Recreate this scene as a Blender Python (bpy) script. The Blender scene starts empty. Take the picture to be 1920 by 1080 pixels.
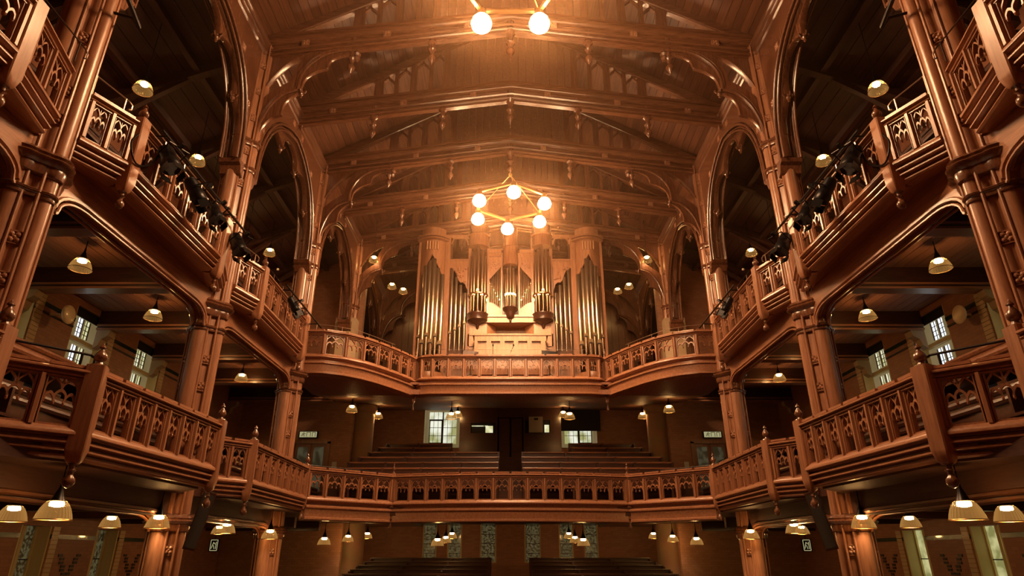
import bpy, bmesh, math, random
from mathutils import Vector, Matrix
random.seed(7)
R = math.radians
C = bpy.context.scene.collection
sc = bpy.context.scene

# ------------------------------------------------------------------ camera, world, exposure
cd = bpy.data.cameras.new('camera'); cam = bpy.data.objects.new('camera', cd); C.objects.link(cam)
cam.location = (0, 0, 0); cam.rotation_euler = (R(90 + 22.95), 0, 0)
cd.sensor_width = 36.0; cd.lens = 36.0 * 1181 / 1920; cd.shift_x = 3 / 1920
cd.clip_start = 0.05; cd.clip_end = 200
sc.camera = cam
w = bpy.data.worlds.new('daylight'); sc.world = w; w.use_nodes = True
w.node_tree.nodes['Background'].inputs[0].default_value = (.75, .85, 1, 1)
w.node_tree.nodes['Background'].inputs[1].default_value = 1.0
sc.view_settings.view_transform = 'Standard'; sc.view_settings.look = 'None'
sc.view_settings.exposure = 0.35; sc.view_settings.gamma = 1.0
try: sc.view_settings.use_curve_mapping = False
except Exception: pass
sc.cycles.use_denoising = True
sc.cycles.max_bounces = 8; sc.cycles.diffuse_bounces = 2; sc.cycles.glossy_bounces = 3
sc.cycles.transparent_max_bounces = 12; sc.cycles.transmission_bounces = 6
sc.cycles.sample_clamp_indirect = 4.0; sc.cycles.caustics_reflective = False; sc.cycles.caustics_refractive = False
GLOBE = 330.0        # emission strength of the chandelier globes
LAMP = 165.0         # emission strength of the bulbs in the pendant lamps
WARM = (1.0, .50, .20)

FLOOR = -1.9
BAY = 6.75
PY = [2.3 + BAY * i for i in range(6)]          # pillar positions along the hall: 2.3, 9.05, 15.8, 22.55, 29.3, 36.05
PX = 8.05

# ------------------------------------------------------------------ materials
def nodes(name):
    m = bpy.data.materials.new(name); m.use_nodes = True
    nt = m.node_tree; return m, nt, nt.nodes['Principled BSDF']
def wood(name, c1, c2, rough=.36, stretch=(6, 6, .5), coat=.35, bump=.08):
    m, nt, b = nodes(name); N = nt.nodes; L = nt.links
    tc = N.new('ShaderNodeTexCoord'); mp = N.new('ShaderNodeMapping'); mp.inputs['Scale'].default_value = stretch
    L.new(tc.outputs['Object'], mp.inputs[0])
    n1 = N.new('ShaderNodeTexNoise'); n1.inputs['Scale'].default_value = 3.0; n1.inputs['Detail'].default_value = 5; n1.inputs['Roughness'].default_value = .65
    L.new(mp.outputs[0], n1.inputs['Vector'])
    cr = N.new('ShaderNodeValToRGB'); cr.color_ramp.elements[0].position = .32; cr.color_ramp.elements[1].position = .7
    cr.color_ramp.elements[0].color = (*c1, 1); cr.color_ramp.elements[1].color = (*c2, 1)
    L.new(n1.outputs['Fac'], cr.inputs[0]); L.new(cr.outputs[0], b.inputs['Base Color'])
    b.inputs['Roughness'].default_value = rough; b.inputs['Coat Weight'].default_value = coat; b.inputs['Coat Roughness'].default_value = .22
    bp = N.new('ShaderNodeBump'); bp.inputs['Strength'].default_value = bump; bp.inputs['Distance'].default_value = .01
    L.new(n1.outputs['Fac'], bp.inputs['Height']); L.new(bp.outputs[0], b.inputs['Normal'])
    return m
A1, A2 = (.23, .096, .048), (.40, .182, .095)
W_Z = wood('carved_pine_upright', A1, A2)
W_Y = wood('carved_pine_lengthwise', A1, A2, stretch=(6, .5, 6))
W_X = wood('carved_pine_crosswise', A1, A2, stretch=(.5, 6, 6))
D1, D2 = (.085, .030, .014), (.20, .080, .038)
D_Z = wood('dark_pine_upright', D1, D2, rough=.27, coat=.6)
D_X = wood('dark_pine_crosswise', D1, D2, rough=.27, coat=.5, stretch=(.5, 6, 6))
D_Y = wood('dark_pine_lengthwise', D1, D2, rough=.3, coat=.5, stretch=(6, .5, 6))
W_PALE = wood('pale_oak', (.32, .16, .08), (.48, .26, .14), rough=.35, stretch=(5, 5, .6))
W_OAK = wood('mid_oak_case', (.18, .076, .036), (.31, .138, .068), rough=.38, stretch=(5, 5, .6))
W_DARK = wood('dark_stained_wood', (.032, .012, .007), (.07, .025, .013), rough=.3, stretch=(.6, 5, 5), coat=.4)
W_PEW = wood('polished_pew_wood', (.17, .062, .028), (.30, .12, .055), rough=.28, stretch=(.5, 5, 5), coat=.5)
W_ROOF = wood('roof_boarding', (.10, .036, .017), (.21, .082, .037), rough=.5, stretch=(5, .35, 5), coat=.05)
W_ROOF2 = wood('roof_boarding_darker', (.075, .027, .013), (.16, .06, .027), rough=.5, stretch=(5, .35, 5), coat=.05)
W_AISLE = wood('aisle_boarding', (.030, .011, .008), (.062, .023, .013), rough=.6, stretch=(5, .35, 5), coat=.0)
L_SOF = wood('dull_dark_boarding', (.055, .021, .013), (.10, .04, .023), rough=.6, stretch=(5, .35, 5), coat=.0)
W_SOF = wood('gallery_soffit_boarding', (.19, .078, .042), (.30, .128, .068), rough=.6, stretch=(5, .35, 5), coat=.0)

def plain(name, col, rough=.5, metal=0.0, noise=0.0, coat=0.0, scale=4.0):
    m, nt, b = nodes(name); N = nt.nodes; L = nt.links
    b.inputs['Base Color'].default_value = (*col, 1); b.inputs['Roughness'].default_value = rough
    b.inputs['Metallic'].default_value = metal; b.inputs['Coat Weight'].default_value = coat
    tc = N.new('ShaderNodeTexCoord'); n = N.new('ShaderNodeTexNoise'); n.inputs['Scale'].default_value = scale; n.inputs['Detail'].default_value = 4
    L.new(tc.outputs['Object'], n.inputs['Vector'])
    mx = N.new('ShaderNodeMixRGB'); mx.blend_type = 'MULTIPLY'; mx.inputs[0].default_value = max(noise, .12)
    mx.inputs[1].default_value = (*col, 1); L.new(n.outputs['Color'], mx.inputs[2]); L.new(mx.outputs[0], b.inputs['Base Color'])
    return m
BLACK = plain('black_painted_metal', (.012, .010, .010), .35, .6)
IRON = plain('dark_iron', (.06, .035, .025), .35, .9)
STEEL = plain('pale_steel_rail', (.55, .42, .32), .3, .9)
BRASS = plain('brass', (.75, .42, .16), .3, 1.0)
PIPE = plain('organ_pipe_metal', (.52, .39, .27), .27, .95)
PIPE_B = plain('dull_bronze_pipe', (.26, .15, .09), .33, .9)
PIPE_D = plain('organ_pipe_mouth', (.85, .66, .42), .2, .9)
CREAM = plain('cream_painted_plaster', (.75, .62, .34), .6)
STONE = plain('pale_stone', (.48, .34, .2), .7, noise=.3)
PIER = plain('painted_pier_plaster', (.55, .32, .18), .6, noise=.5, scale=1.5)
BLIND = plain('black_roller_blind', (.012, .008, .007), .8)
TILE_G = plain('glazed_green_tile', (.015, .045, .03), .2, coat=.5)
TILE_D = plain('dark_glazed_brick', (.018, .014, .012), .3, coat=.3)
QUOIN = plain('buff_glazed_brick', (.72, .50, .28), .35, noise=.35, coat=.3, scale=.9)
MORTAR = plain('pale_mortar', (.5, .38, .2), .8)
CREAMDISC = plain('cream_enamel_disc', (.85, .68, .45), .35, coat=.4)
PLASTIC = plain('grey_plastic', (.25, .2, .16), .5)
PAPER = plain('white_card', (.75, .7, .6), .6)

def brickwall(name, c1, c2, mort, s=4.2):
    m, nt, b = nodes(name); N = nt.nodes; L = nt.links
    g = N.new('ShaderNodeNewGeometry'); tc = N.new('ShaderNodeTexCoord'); sep = N.new('ShaderNodeSeparateXYZ'); L.new(tc.outputs['Object'], sep.inputs[0])
    ad = N.new('ShaderNodeMath'); ad.operation = 'ADD'; L.new(sep.outputs[0], ad.inputs[0]); L.new(sep.outputs[1], ad.inputs[1])
    cb = N.new('ShaderNodeCombineXYZ'); L.new(ad.outputs[0], cb.inputs[0]); L.new(sep.outputs[2], cb.inputs[1])
    br = N.new('ShaderNodeTexBrick'); br.inputs['Scale'].default_value = s
    br.inputs['Color1'].default_value = (*c1, 1); br.inputs['Color2'].default_value = (*c2, 1); br.inputs['Mortar'].default_value = (*mort, 1)
    br.inputs['Mortar Size'].default_value = .012; br.inputs['Row Height'].default_value = .42; br.inputs['Brick Width'].default_value = 1.1
    L.new(cb.outputs[0], br.inputs['Vector']); L.new(br.outputs['Color'], b.inputs['Base Color'])
    b.inputs['Roughness'].default_value = .5
    bp = N.new('ShaderNodeBump'); bp.inputs['Strength'].default_value = .5; bp.inputs['Distance'].default_value = .008; bp.invert = True
    L.new(br.outputs['Fac'], bp.inputs['Height']); L.new(bp.outputs[0], b.inputs['Normal'])
    return m
BRICK = brickwall('glazed_brown_brickwork', (.29, .120, .068), (.37, .155, .088), (.18, .08, .05))
BRICK_R = brickwall('orange_brickwork', (.36, .17, .09), (.44, .22, .12), (.2, .1, .06))

def emit(name, col, st):
    m, nt, b = nodes(name); N = nt.nodes
    e = N.new('ShaderNodeEmission'); e.inputs[0].default_value = (*col, 1); e.inputs[1].default_value = st
    nt.links.new(e.outputs[0], N['Material Output'].inputs[0]); return m
M_GLOBE = emit('lit_opal_glass', (1.0, .56, .27), GLOBE)
M_GLOBE_UP = emit('lit_opal_glass_upper', (1.0, .66, .36), 22.0)
M_BULB = emit('lit_bulb', (1.0, .60, .27), LAMP)
EXITM = emit('lit_exit_sign', (.75, .68, .35), .38)

def domeglass():
    m, nt, b = nodes('ribbed_amber_glass'); N = nt.nodes; L = nt.links
    tc = N.new('ShaderNodeTexCoord'); sep = N.new('ShaderNodeSeparateXYZ'); L.new(tc.outputs['Object'], sep.inputs[0])
    at = N.new('ShaderNodeMath'); at.operation = 'ARCTAN2'; L.new(sep.outputs[0], at.inputs[0]); L.new(sep.outputs[1], at.inputs[1])
    mu = N.new('ShaderNodeMath'); mu.operation = 'MULTIPLY'; mu.inputs[1].default_value = 28; L.new(at.outputs[0], mu.inputs[0])
    sn = N.new('ShaderNodeMath'); sn.operation = 'SINE'; L.new(mu.outputs[0], sn.inputs[0])
    bp = N.new('ShaderNodeBump'); bp.inputs['Strength'].default_value = .6; bp.inputs['Distance'].default_value = .01; L.new(sn.outputs[0], bp.inputs['Height'])
    e = N.new('ShaderNodeEmission'); e.inputs[0].default_value = (1, .5, .13, 1); e.inputs[1].default_value = .40
    gl = N.new('ShaderNodeBsdfGlossy'); gl.inputs[0].default_value = (1, .8, .5, 1); gl.inputs['Roughness'].default_value = .12; L.new(bp.outputs[0], gl.inputs['Normal'])
    tr = N.new('ShaderNodeBsdfTransparent'); tr.inputs[0].default_value = (1, .86, .6, 1)
    fr = N.new('ShaderNodeLayerWeight'); fr.inputs[0].default_value = .35; L.new(bp.outputs[0], fr.inputs['Normal'])
    m1 = N.new('ShaderNodeMixShader'); m1.inputs[0].default_value = .35; L.new(gl.outputs[0], m1.inputs[1]); L.new(e.outputs[0], m1.inputs[2])
    m1.inputs[0].default_value = .75
    ad = N.new('ShaderNodeMath'); ad.operation = 'MULTIPLY_ADD'; ad.inputs[1].default_value = .6; ad.inputs[2].default_value = .35; L.new(fr.outputs['Facing'], ad.inputs[0])
    m2 = N.new('ShaderNodeMixShader'); L.new(ad.outputs[0], m2.inputs[0]); L.new(tr.outputs[0], m2.inputs[1]); L.new(m1.outputs[0], m2.inputs[2])
    L.new(m2.outputs[0], N['Material Output'].inputs[0]); return m
M_DOME = domeglass()

def pane(name, c1, c2, st, scale=1.4):
    m, nt, b = nodes(name); N = nt.nodes; L = nt.links
    tc = N.new('ShaderNodeTexCoord'); n = N.new('ShaderNodeTexNoise'); n.inputs['Scale'].default_value = scale; n.inputs['Detail'].default_value = 3
    L.new(tc.outputs['Object'], n.inputs['Vector'])
    cr = N.new('ShaderNodeValToRGB'); cr.color_ramp.elements[0].position = .42; cr.color_ramp.elements[1].position = .58
    cr.color_ramp.elements[0].color = (*c1, 1); cr.color_ramp.elements[1].color = (*c2, 1); L.new(n.outputs['Fac'], cr.inputs[0])
    b.inputs['Base Color'].default_value = (.2, .2, .15, 1); b.inputs['Roughness'].default_value = .1
    L.new(cr.outputs[0], b.inputs['Emission Color']); b.inputs['Emission Strength'].default_value = st
    return m
CREAM_GLOW = pane('glowing_cream_window_surround', (.66, .48, .20), (.76, .57, .27), .17, 1.0)  # painted frames given a weak emission so they look lit
PANE_BLUE = pane('daylit_clear_pane', (.75, .85, .9), (.85, .9, .95), 1.3)
PANE_YEL = pane('daylit_obscured_pane', (.62, .6, .28), (.9, .88, .6), .75, 2.5)
PANE_END = pane('end_wall_window_pane', (.35, .36, .14), (.9, .92, .75), .75, 1.0)
PANE_LOW = pane('lancet_window_pane', (.20, .20, .07), (.5, .48, .22), .8, 2.0)
PANE_STAIN = pane('dim_stained_glass', (.004, .006, .004), (.16, .15, .07), .28, 11.0)
PANE_DIM = pane('dim_door_glass', (.008, .01, .006), (.05, .05, .03), .6, 3.0)

# ------------------------------------------------------------------ mesh helpers
class MB:
    def __init__(s): s.v = []; s.f = []
    def add(s, vs, fs):
        o = len(s.v); s.v += [tuple(x) for x in vs]; s.f += [tuple(i + o for i in f) for f in fs]; return s
    def box(s, c, d, rz=0):
        x, y, z = d[0] / 2, d[1] / 2, d[2] / 2; cs, sn = math.cos(rz), math.sin(rz)
        vs = []
        for k in (-z, z):
            for a, b in ((-x, -y), (x, -y), (x, y), (-x, y)): vs.append((c[0] + a * cs - b * sn, c[1] + a * sn + b * cs, c[2] + k))
        return s.add(vs, [(3, 2, 1, 0), (4, 5, 6, 7), (0, 1, 5, 4), (1, 2, 6, 5), (2, 3, 7, 6), (3, 0, 4, 7)])
    def box2(s, a, b):
        return s.box([(a[i] + b[i]) / 2 for i in range(3)], [abs(a[i] - b[i]) for i in range(3)])
    def extrude(s, pts, vec):
        n = len(pts); vs = [tuple(p) for p in pts] + [tuple(Vector(p) + Vector(vec)) for p in pts]
        return s.add(vs, [tuple(range(n))[::-1], tuple(range(n, 2 * n))] + [(i, (i + 1) % n, n + (i + 1) % n, n + i) for i in range(n)])
    def sweep(s, prof, path, N=(0, 0, 1), closed=False):
        """prof (u, v): u along N x tangent (left of travel), v along N; mitred joints"""
        N = Vector(N).normalized(); P = [Vector(p) for p in path]; n = len(P); k = len(prof); vs = []
        for i, p in enumerate(P):
            a = (P[i] - P[i - 1]).normalized() if (i > 0 or closed) else None
            b = (P[(i + 1) % n] - P[i]).normalized() if (i < n - 1 or closed) else None
            if a is None: a = b
            if b is None: b = a
            m1 = N.cross(a).normalized(); m2 = N.cross(b).normalized(); m = (m1 + m2)
            m = m.normalized() if m.length > 1e-5 else m1
            cs = max(.45, m.dot(m1))
            for (u, v) in prof: vs.append(p + m * (u / cs) + N * v)
        fs = []
        for i in range(n if closed else n - 1):
            j = (i + 1) % n
            for q in range(k):
                r = (q + 1) % k; fs.append((i * k + q, i * k + r, j * k + r, j * k + q))
        if not closed: fs += [tuple(range(k))[::-1], tuple((n - 1) * k + q for q in range(k))]
        return s.add(vs, fs)
    def tube(s, path, r, n=8, N=None, closed=False, r2=None):
        if N is None:
            d = (Vector(path[-1]) - Vector(path[0])).normalized(); N = d.orthogonal()
        return s.sweep([(r * math.cos(2 * math.pi * i / n), (r2 or r) * math.sin(2 * math.pi * i / n)) for i in range(n)], path, N, closed)
    def lathe(s, prof, c=(0, 0, 0), n=12, ax='z'):
        vs = []; k = len(prof)
        for (r, z) in prof:
            for i in range(n):
                a = 2 * math.pi * i / n; p = (r * math.cos(a), r * math.sin(a), z)
                if ax == 'x': p = (p[2], p[0], p[1])
                if ax == 'y': p = (p[0], p[2], p[1])
                vs.append((c[0] + p[0], c[1] + p[1], c[2] + p[2]))
        fs = [(j * n + i, j * n + (i + 1) % n, (j + 1) * n + (i + 1) % n, (j + 1) * n + i) for j in range(k - 1) for i in range(n)]
        fs += [tuple(range(n))[::-1], tuple((k - 1) * n + i for i in range(n))]
        return s.add(vs, fs)
    def strip(s, A, B, t):
        """solid web between two equal-length curves A and B, thickness vector t centred"""
        t = Vector(t) / 2; n = len(A); vs = []
        for a, b in zip(A, B):
            a = Vector(a); b = Vector(b); vs += [a - t, b - t, b + t, a + t]
        fs = [(0, 3, 2, 1), tuple((n - 1) * 4 + q for q in range(4))]
        for i in range(n - 1):
            for q in range(4):
                r = (q + 1) % 4; fs.append((i * 4 + q, i * 4 + r, i * 4 + 4 + r, i * 4 + 4 + q))
        return s.add(vs, fs)
    def mesh(s, name, smooth=True):
        me = bpy.data.meshes.new(name); me.from_pydata(s.v, [], s.f)
        bm = bmesh.new(); bm.from_mesh(me); bmesh.ops.recalc_face_normals(bm, faces=bm.faces); bm.to_mesh(me); bm.free()
        if smooth:
            me.polygons.foreach_set('use_smooth', [True] * len(me.polygons)); me.set_sharp_from_angle(angle=R(38))
        me.update(); return me
    def build(s, name, mat, parent=None, **kw):
        return obj(name, s.mesh(name), mat, parent, **kw)

def obj(name, me, mat=None, parent=None, loc=None, rz=None, scale=None, rot=None):
    o = bpy.data.objects.new(name, me); C.objects.link(o)
    if mat is not None and not me.materials: me.materials.append(mat)
    if parent is not None:
        o.parent = parent
        if not parent.get('_local'):      # meshes are modelled in world coordinates: undo the parent's offset
            o.location = -Vector(parent_world(parent))
    if loc is not None: o.location = Vector(loc) + (o.location if (parent is not None and not parent.get('_local')) else Vector((0, 0, 0)))
    if rz is not None: o.rotation_euler = (0, 0, rz)
    if rot is not None: o.rotation_euler = rot
    if scale is not None: o.scale = scale
    return o
WORLDLOC = {}
def parent_world(p):
    return WORLDLOC.get(p.name, (0, 0, 0))
def thing(name, label, cat, loc=(0, 0, 0), group=None, local=False, rz=0):
    o = bpy.data.objects.new(name, None); C.objects.link(o); o.location = loc; o.rotation_euler = (0, 0, rz)
    o.empty_display_size = .2; o['label'] = label; o['category'] = cat
    if group: o['group'] = group
    if local: o['_local'] = 1
    WORLDLOC[o.name] = tuple(loc); return o
def sub(name, me, mat, parent, **kw):
    """child of a part: same world coordinates"""
    o = bpy.data.objects.new(name, me); C.objects.link(o); o.parent = parent
    if mat is not None and not me.materials: me.materials.append(mat)
    for k, v in kw.items(): setattr(o, k, v)
    return o
def tag(o, label, cat, group=None):
    o['label'] = label; o['category'] = cat
    if group: o['group'] = group
    return o
def struct(name, mb, mat, parent=None):
    o = mb.build(name, mat, parent)
    if parent is None: o['kind'] = 'structure'
    return o
def side(s): return 'left' if s < 0 else 'right'
ORD = ['first', 'second', 'third', 'fourth', 'fifth', 'sixth', 'seventh', 'eighth', 'ninth', 'tenth']

def smooth_curve(pts, n=6):
    """Catmull-Rom through pts"""
    P = [Vector(p) for p in pts]; out = []
    for i in range(len(P) - 1):
        p0 = P[max(0, i - 1)]; p1 = P[i]; p2 = P[i + 1]; p3 = P[min(len(P) - 1, i + 2)]
        for k in range(n):
            t = k / n
            out.append(.5 * ((2 * p1) + (-p0 + p2) * t + (2 * p0 - 5 * p1 + 4 * p2 - p3) * t * t + (-p0 + 3 * p1 - 3 * p2 + p3) * t ** 3))
    out.append(P[-1]); return out
def circ(r, n=8, r2=None): return [(r * math.cos(2 * math.pi * i / n), (r2 or r) * math.sin(2 * math.pi * i / n)) for i in range(n)]

# shared small meshes ------------------------------------------------------
def rosette_mesh(rad=.1):
    """square leaf boss, facing -y"""
    m = MB(); m.box((0, .03, 0), (rad * 2, .05, rad * 2)); 
    for q in (-1, 1): m.box((q * rad, .01, 0), (.02, .06, rad * 2)); m.box((0, .01, q * rad), (rad * 2, .06, .02))
    for q in range(4):
        a = q * math.pi / 2 + math.pi / 4
        c = (math.cos(a) * rad * .62, -.02, math.sin(a) * rad * .62)
        m.lathe([(rad * .12, -.03), (rad * .44, -.005), (rad * .42, .03)], c, 6, 'y')
    m.lathe([(.005, -.045), (rad * .3, -.03), (rad * .3, .0)], (0, 0, 0), 6, 'y')
    return m.mesh('rosette')
ROS = rosette_mesh(.105); ROS.materials.append(W_Z)
def fleuron_mesh():
    """carved leaf drop pointing down from the origin"""
    m = MB(); m.lathe([(.03, .04), (.05, 0), (.035, -.05), (.075, -.1), (.06, -.15), (.03, -.19), (.045, -.23), (.01, -.27)], (0, 0, 0), 8)
    for q in range(4):
        a = q * math.pi / 2
        c, s_ = math.cos(a), math.sin(a)
        m.tube([(c * .03, s_ * .03, -.06), (c * .1, s_ * .1, -.08), (c * .14, s_ * .14, -.03), (c * .12, s_ * .12, .02)], .026, 5, N=(-s_, c, 0))
    return m.mesh('fleuron')
FLE = fleuron_mesh(); FLE.materials.append(D_Z)

# ------------------------------------------------------------------ building shell
WX = 13.2; YB = -4.0; YE = 36.5
# floor and ground-floor ------------------------------------------------------
struct('floor', MB().box2((-13.8, YB, FLOOR - .2), (13.8, YE, FLOOR)), W_DARK)
struct('wall_back', MB().box2((-13.8, YB - .3, FLOOR), (13.8, YB, 20.5)), BRICK)
# end wall with openings (built from blocks round the windows)
END_WIN = []   # (x0,x1,z0,z1)
ENDW = [(-4.85, -2.95, 5.7, 7.75), (2.95, 4.85, 5.7, 7.75)]
LOWW = [(-4.75, -3.95, -.4, 1.95), (-3.4, -2.6, -.4, 1.95), (-1.65, -.75, -.4, 1.95), (.75, 1.65, -.4, 1.95), (2.6, 3.4, -.4, 1.95), (3.95, 4.75, -.4, 1.95)]
def wall_with_holes(x0, x1, z0, z1, y0, y1, holes):
    m = MB(); xs = sorted({x0, x1, *[h[0] for h in holes], *[h[1] for h in holes]})
    zs = sorted({z0, z1, *[h[2] for h in holes], *[h[3] for h in holes]})
    for i in range(len(xs) - 1):
        for j in range(len(zs) - 1):
            cx = (xs[i] + xs[i + 1]) / 2; cz = (zs[j] + zs[j + 1]) / 2
            if any(h[0] < cx < h[1] and h[2] < cz < h[3] for h in holes): continue
            m.box2((xs[i], y0, zs[j]), (xs[i + 1], y1, zs[j + 1]))
    return m
struct('wall_end', wall_with_holes(-13.8, 13.8, FLOOR, 8.2, YE, YE + .4, ENDW + LOWW), BRICK)
wu = struct('wall_end_upper', MB().box2((-13.8, YE, 8.2), (13.8, YE + .4, 20.5)), W_AISLE)
# boarded dado above the organ loft on the end wall
for i in range(42):
    x = -8.2 + i * .4
    if abs(x) > 2.0: MB().box2((x, YE - .03, 8.3), (x + .385, YE + .01, 15.2)).build('board', W_OAK, wu)

# outer walls with deep window recesses
WCY = [5.3 + 3.375 * i for i in range(8)]     # 5.3 ... 28.9
WCY = [y for y in WCY if 8 < y < 27]
def win_z(s): return (4.3, 7.0), (-1.0, .62)
for s in (-1, 1):
    m = MB(); ys = [YB]
    holes = []
    for y in WCY: holes += [(y - .85, y + .85, 4.3, 7.05), (y - .62, y + .62, -1.2, .75)]
    ysr = sorted({YB, YE, *[h[0] for h in holes], *[h[1] for h in holes]}); zs = sorted({FLOOR, 15.5, 4.3, 7.05, -1.2, .75})
    for i in range(len(ysr) - 1):
        for j in range(len(zs) - 1):
            cy = (ysr[i] + ysr[i + 1]) / 2; cz = (zs[j] + zs[j + 1]) / 2
            if any(h[0] < cy < h[1] and h[2] < cz < h[3] for h in holes): continue
            m.box2((s * WX, ysr[i], zs[j]), (s * (WX + .55), ysr[i + 1], zs[j + 1]))
    wl = struct('wall_' + side(s), m, BRICK)
    # tile bands
    for (za, zb, mt, nm) in ((6.5, 6.62, TILE_G, 'tile_band'), (6.3, 6.36, TILE_D, 'tile_band'), (.42, .54, TILE_G, 'tile_band')):
        for i in range(len(WCY) - 1):
            hw = .85 if za > 3 else .62
            MB().box2((s * (WX - .025), WCY[i] + hw, za), (s * (WX + .02), WCY[i + 1] - hw, zb)).build(nm, mt, wl)
    # quoin bricks at the window jambs, both storeys
    qm = MB().box((0, 0, 0), (.05, .295, .108)).mesh('brick'); qm.materials.append(QUOIN)
    qh = MB().box((0, 0, 0), (.05, .20, .105)).mesh('brick'); qh.materials.append(QUOIN)
    nq = 0
    for y in WCY:
        for (hw, z0, z1) in ((.85, 5.1, 6.95), (.62, -.95, .72)):
            z = z0; k = 0
            while z < z1:
                me = qm; L_ = .30
                if nq < 290 and y > 11: 
                    obj('brick', me, None, wl, loc=(s * (WX - .012), y + hw + L_ / 2 + .015, z + .055)); nq += 1
                z += .122; k += 1
    # V-shaped dark brick ornaments in the lower wall
    vm = MB().box((0, 0, 0), (.03, .19, .075)).mesh('dark_brick'); vm.materials.append(TILE_D)
    for i in range(len(WCY) - 1):
        yc = (WCY[i] + WCY[i + 1]) / 2
        for r_, offs in enumerate([(-.42, .42), (-.32, .32), (-.32, .32), (-.2, .2), (-.2, .2), (-.1, .1), (0,), (-.1, .1), (-.3, .3), (-.3, .3), (-.42, .42)]):
            for o_ in offs: obj('dark_brick', vm, None, wl, loc=(s * (WX - .008), yc + o_, -.02 - r_ * .1))

# window joinery in the recesses ---------------------------------------------
wn = 0
def lead(m, a, b, r=.012): m.tube([a, b], r, 4)
for s in (-1, 1):
    for i, y in enumerate(WCY):
        wn += 1; x = s * (WX + .42); m = MB()
        # frame plate with two rows of two double lights and one single
        L_ = [(y - .80, y - .52), (y - .18, y + .12), (y + .16, y + .46)]
        rows = [(4.45, 6.02), (6.3, 6.9)]
        ys = sorted({y - .85, y + .85, *[a for p in L_ for a in p]}); zs = sorted({4.3, 7.05, *[a for p in rows for a in p]})
        for a in range(len(ys) - 1):
            for b in range(len(zs) - 1):
                cy = (ys[a] + ys[a + 1]) / 2; cz = (zs[b] + zs[b + 1]) / 2
                if any(p[0] < cy < p[1] for p in L_) and any(q[0] < cz < q[1] for q in rows): continue
                m.box2((x - .05, ys[a], zs[b]), (x + .05, ys[a + 1], zs[b + 1]))
        wo = struct('window_%d' % wn, m, CREAM_GLOW)
        r_ = MB()   # cream reveals and transom shelf
        r_.box2((s * (WX + .01), y - .85, 4.3), (s * (WX + .40), y - .82, 7.05)); r_.box2((s * (WX + .01), y + .82, 4.3), (s * (WX + .40), y + .85, 7.05))
        r_.box2((x - s * .05, y - .82, 6.1), (x - s * .15, y + .82, 6.22))
        r_.build('window_frame', CREAM, wo)
        for p in L_:
            for q in rows:
                mt = PANE_BLUE if (p is L_[1] and i % 2 == 1) or (p is L_[2] and s > 0 and i % 2 == 1) else PANE_YEL
                MB().box2((x + s * .01, p[0], q[0]), (x + s * .03, p[1], q[1])).build('pane', mt, wo)
                lm = MB(); 
                for kz in range(1, 4): zz = q[0] + (q[1] - q[0]) * kz / 4; lm.box2((x - .01, p[0], zz - .008), (x + .012, p[1], zz + .008))
                lm.box2((x - .01, (p[0] + p[1]) / 2 - .008, q[0]), (x + .012, (p[0] + p[1]) / 2 + .008, q[1]))
                lm.box2((x - s * .03, p[1] - .03, q[0]), (x + s * .0, p[1], q[1]))
                lm.build('glazing_bar', IRON, wo)
        b_ = MB().box2((s * (WX + .10), y - .81, 6.78), (s * (WX + .13), y + .81, 7.3)); b_.box2((s * (WX + .06), y - .83, 7.0), (s * (WX + .17), y + .83, 7.1))
        b_.build('blind', BLIND, wo)
    for i, y in enumerate(WCY):
        wn += 1; x = s * (WX + .40); m = MB()
        m.box2((x - .05, y - .62, -1.2), (x + .05, y - .5, .75)); m.box2((x - .05, y + .5, -1.2), (x + .05, y + .62, .75)); m.box2((x - .05, y - .06, -1.2), (x + .05, y + .06, .75))
        m.box2((x - .06, y - .5, -1.2), (x + .06, y - .06, -1.08)); m.box2((x - .06, y + .06, -1.2), (x + .06, y + .5, -1.08))
        m.box2((s * (WX + .01), y + .55, -1.2), (s * (WX + .36), y + .62, .75)); m.box2((s * (WX + .01), y - .62, -1.2), (s * (WX + .36), y - .55, .75))
        wo = struct('window_%d' % wn, m, CREAM)
        mt = PANE_LOW if s > 0 else PANE_STAIN
        for (a, b) in ((y - .5, y - .06), (y + .06, y + .5)):
            MB().box2((x + s * .01, a, -1.08), (x + s * .03, b, .75)).build('pane', mt, wo)
            MB().box2((x - .02, a, -.14), (x + .01, b, -.11)).build('glazing_bar', IRON, wo)

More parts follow.
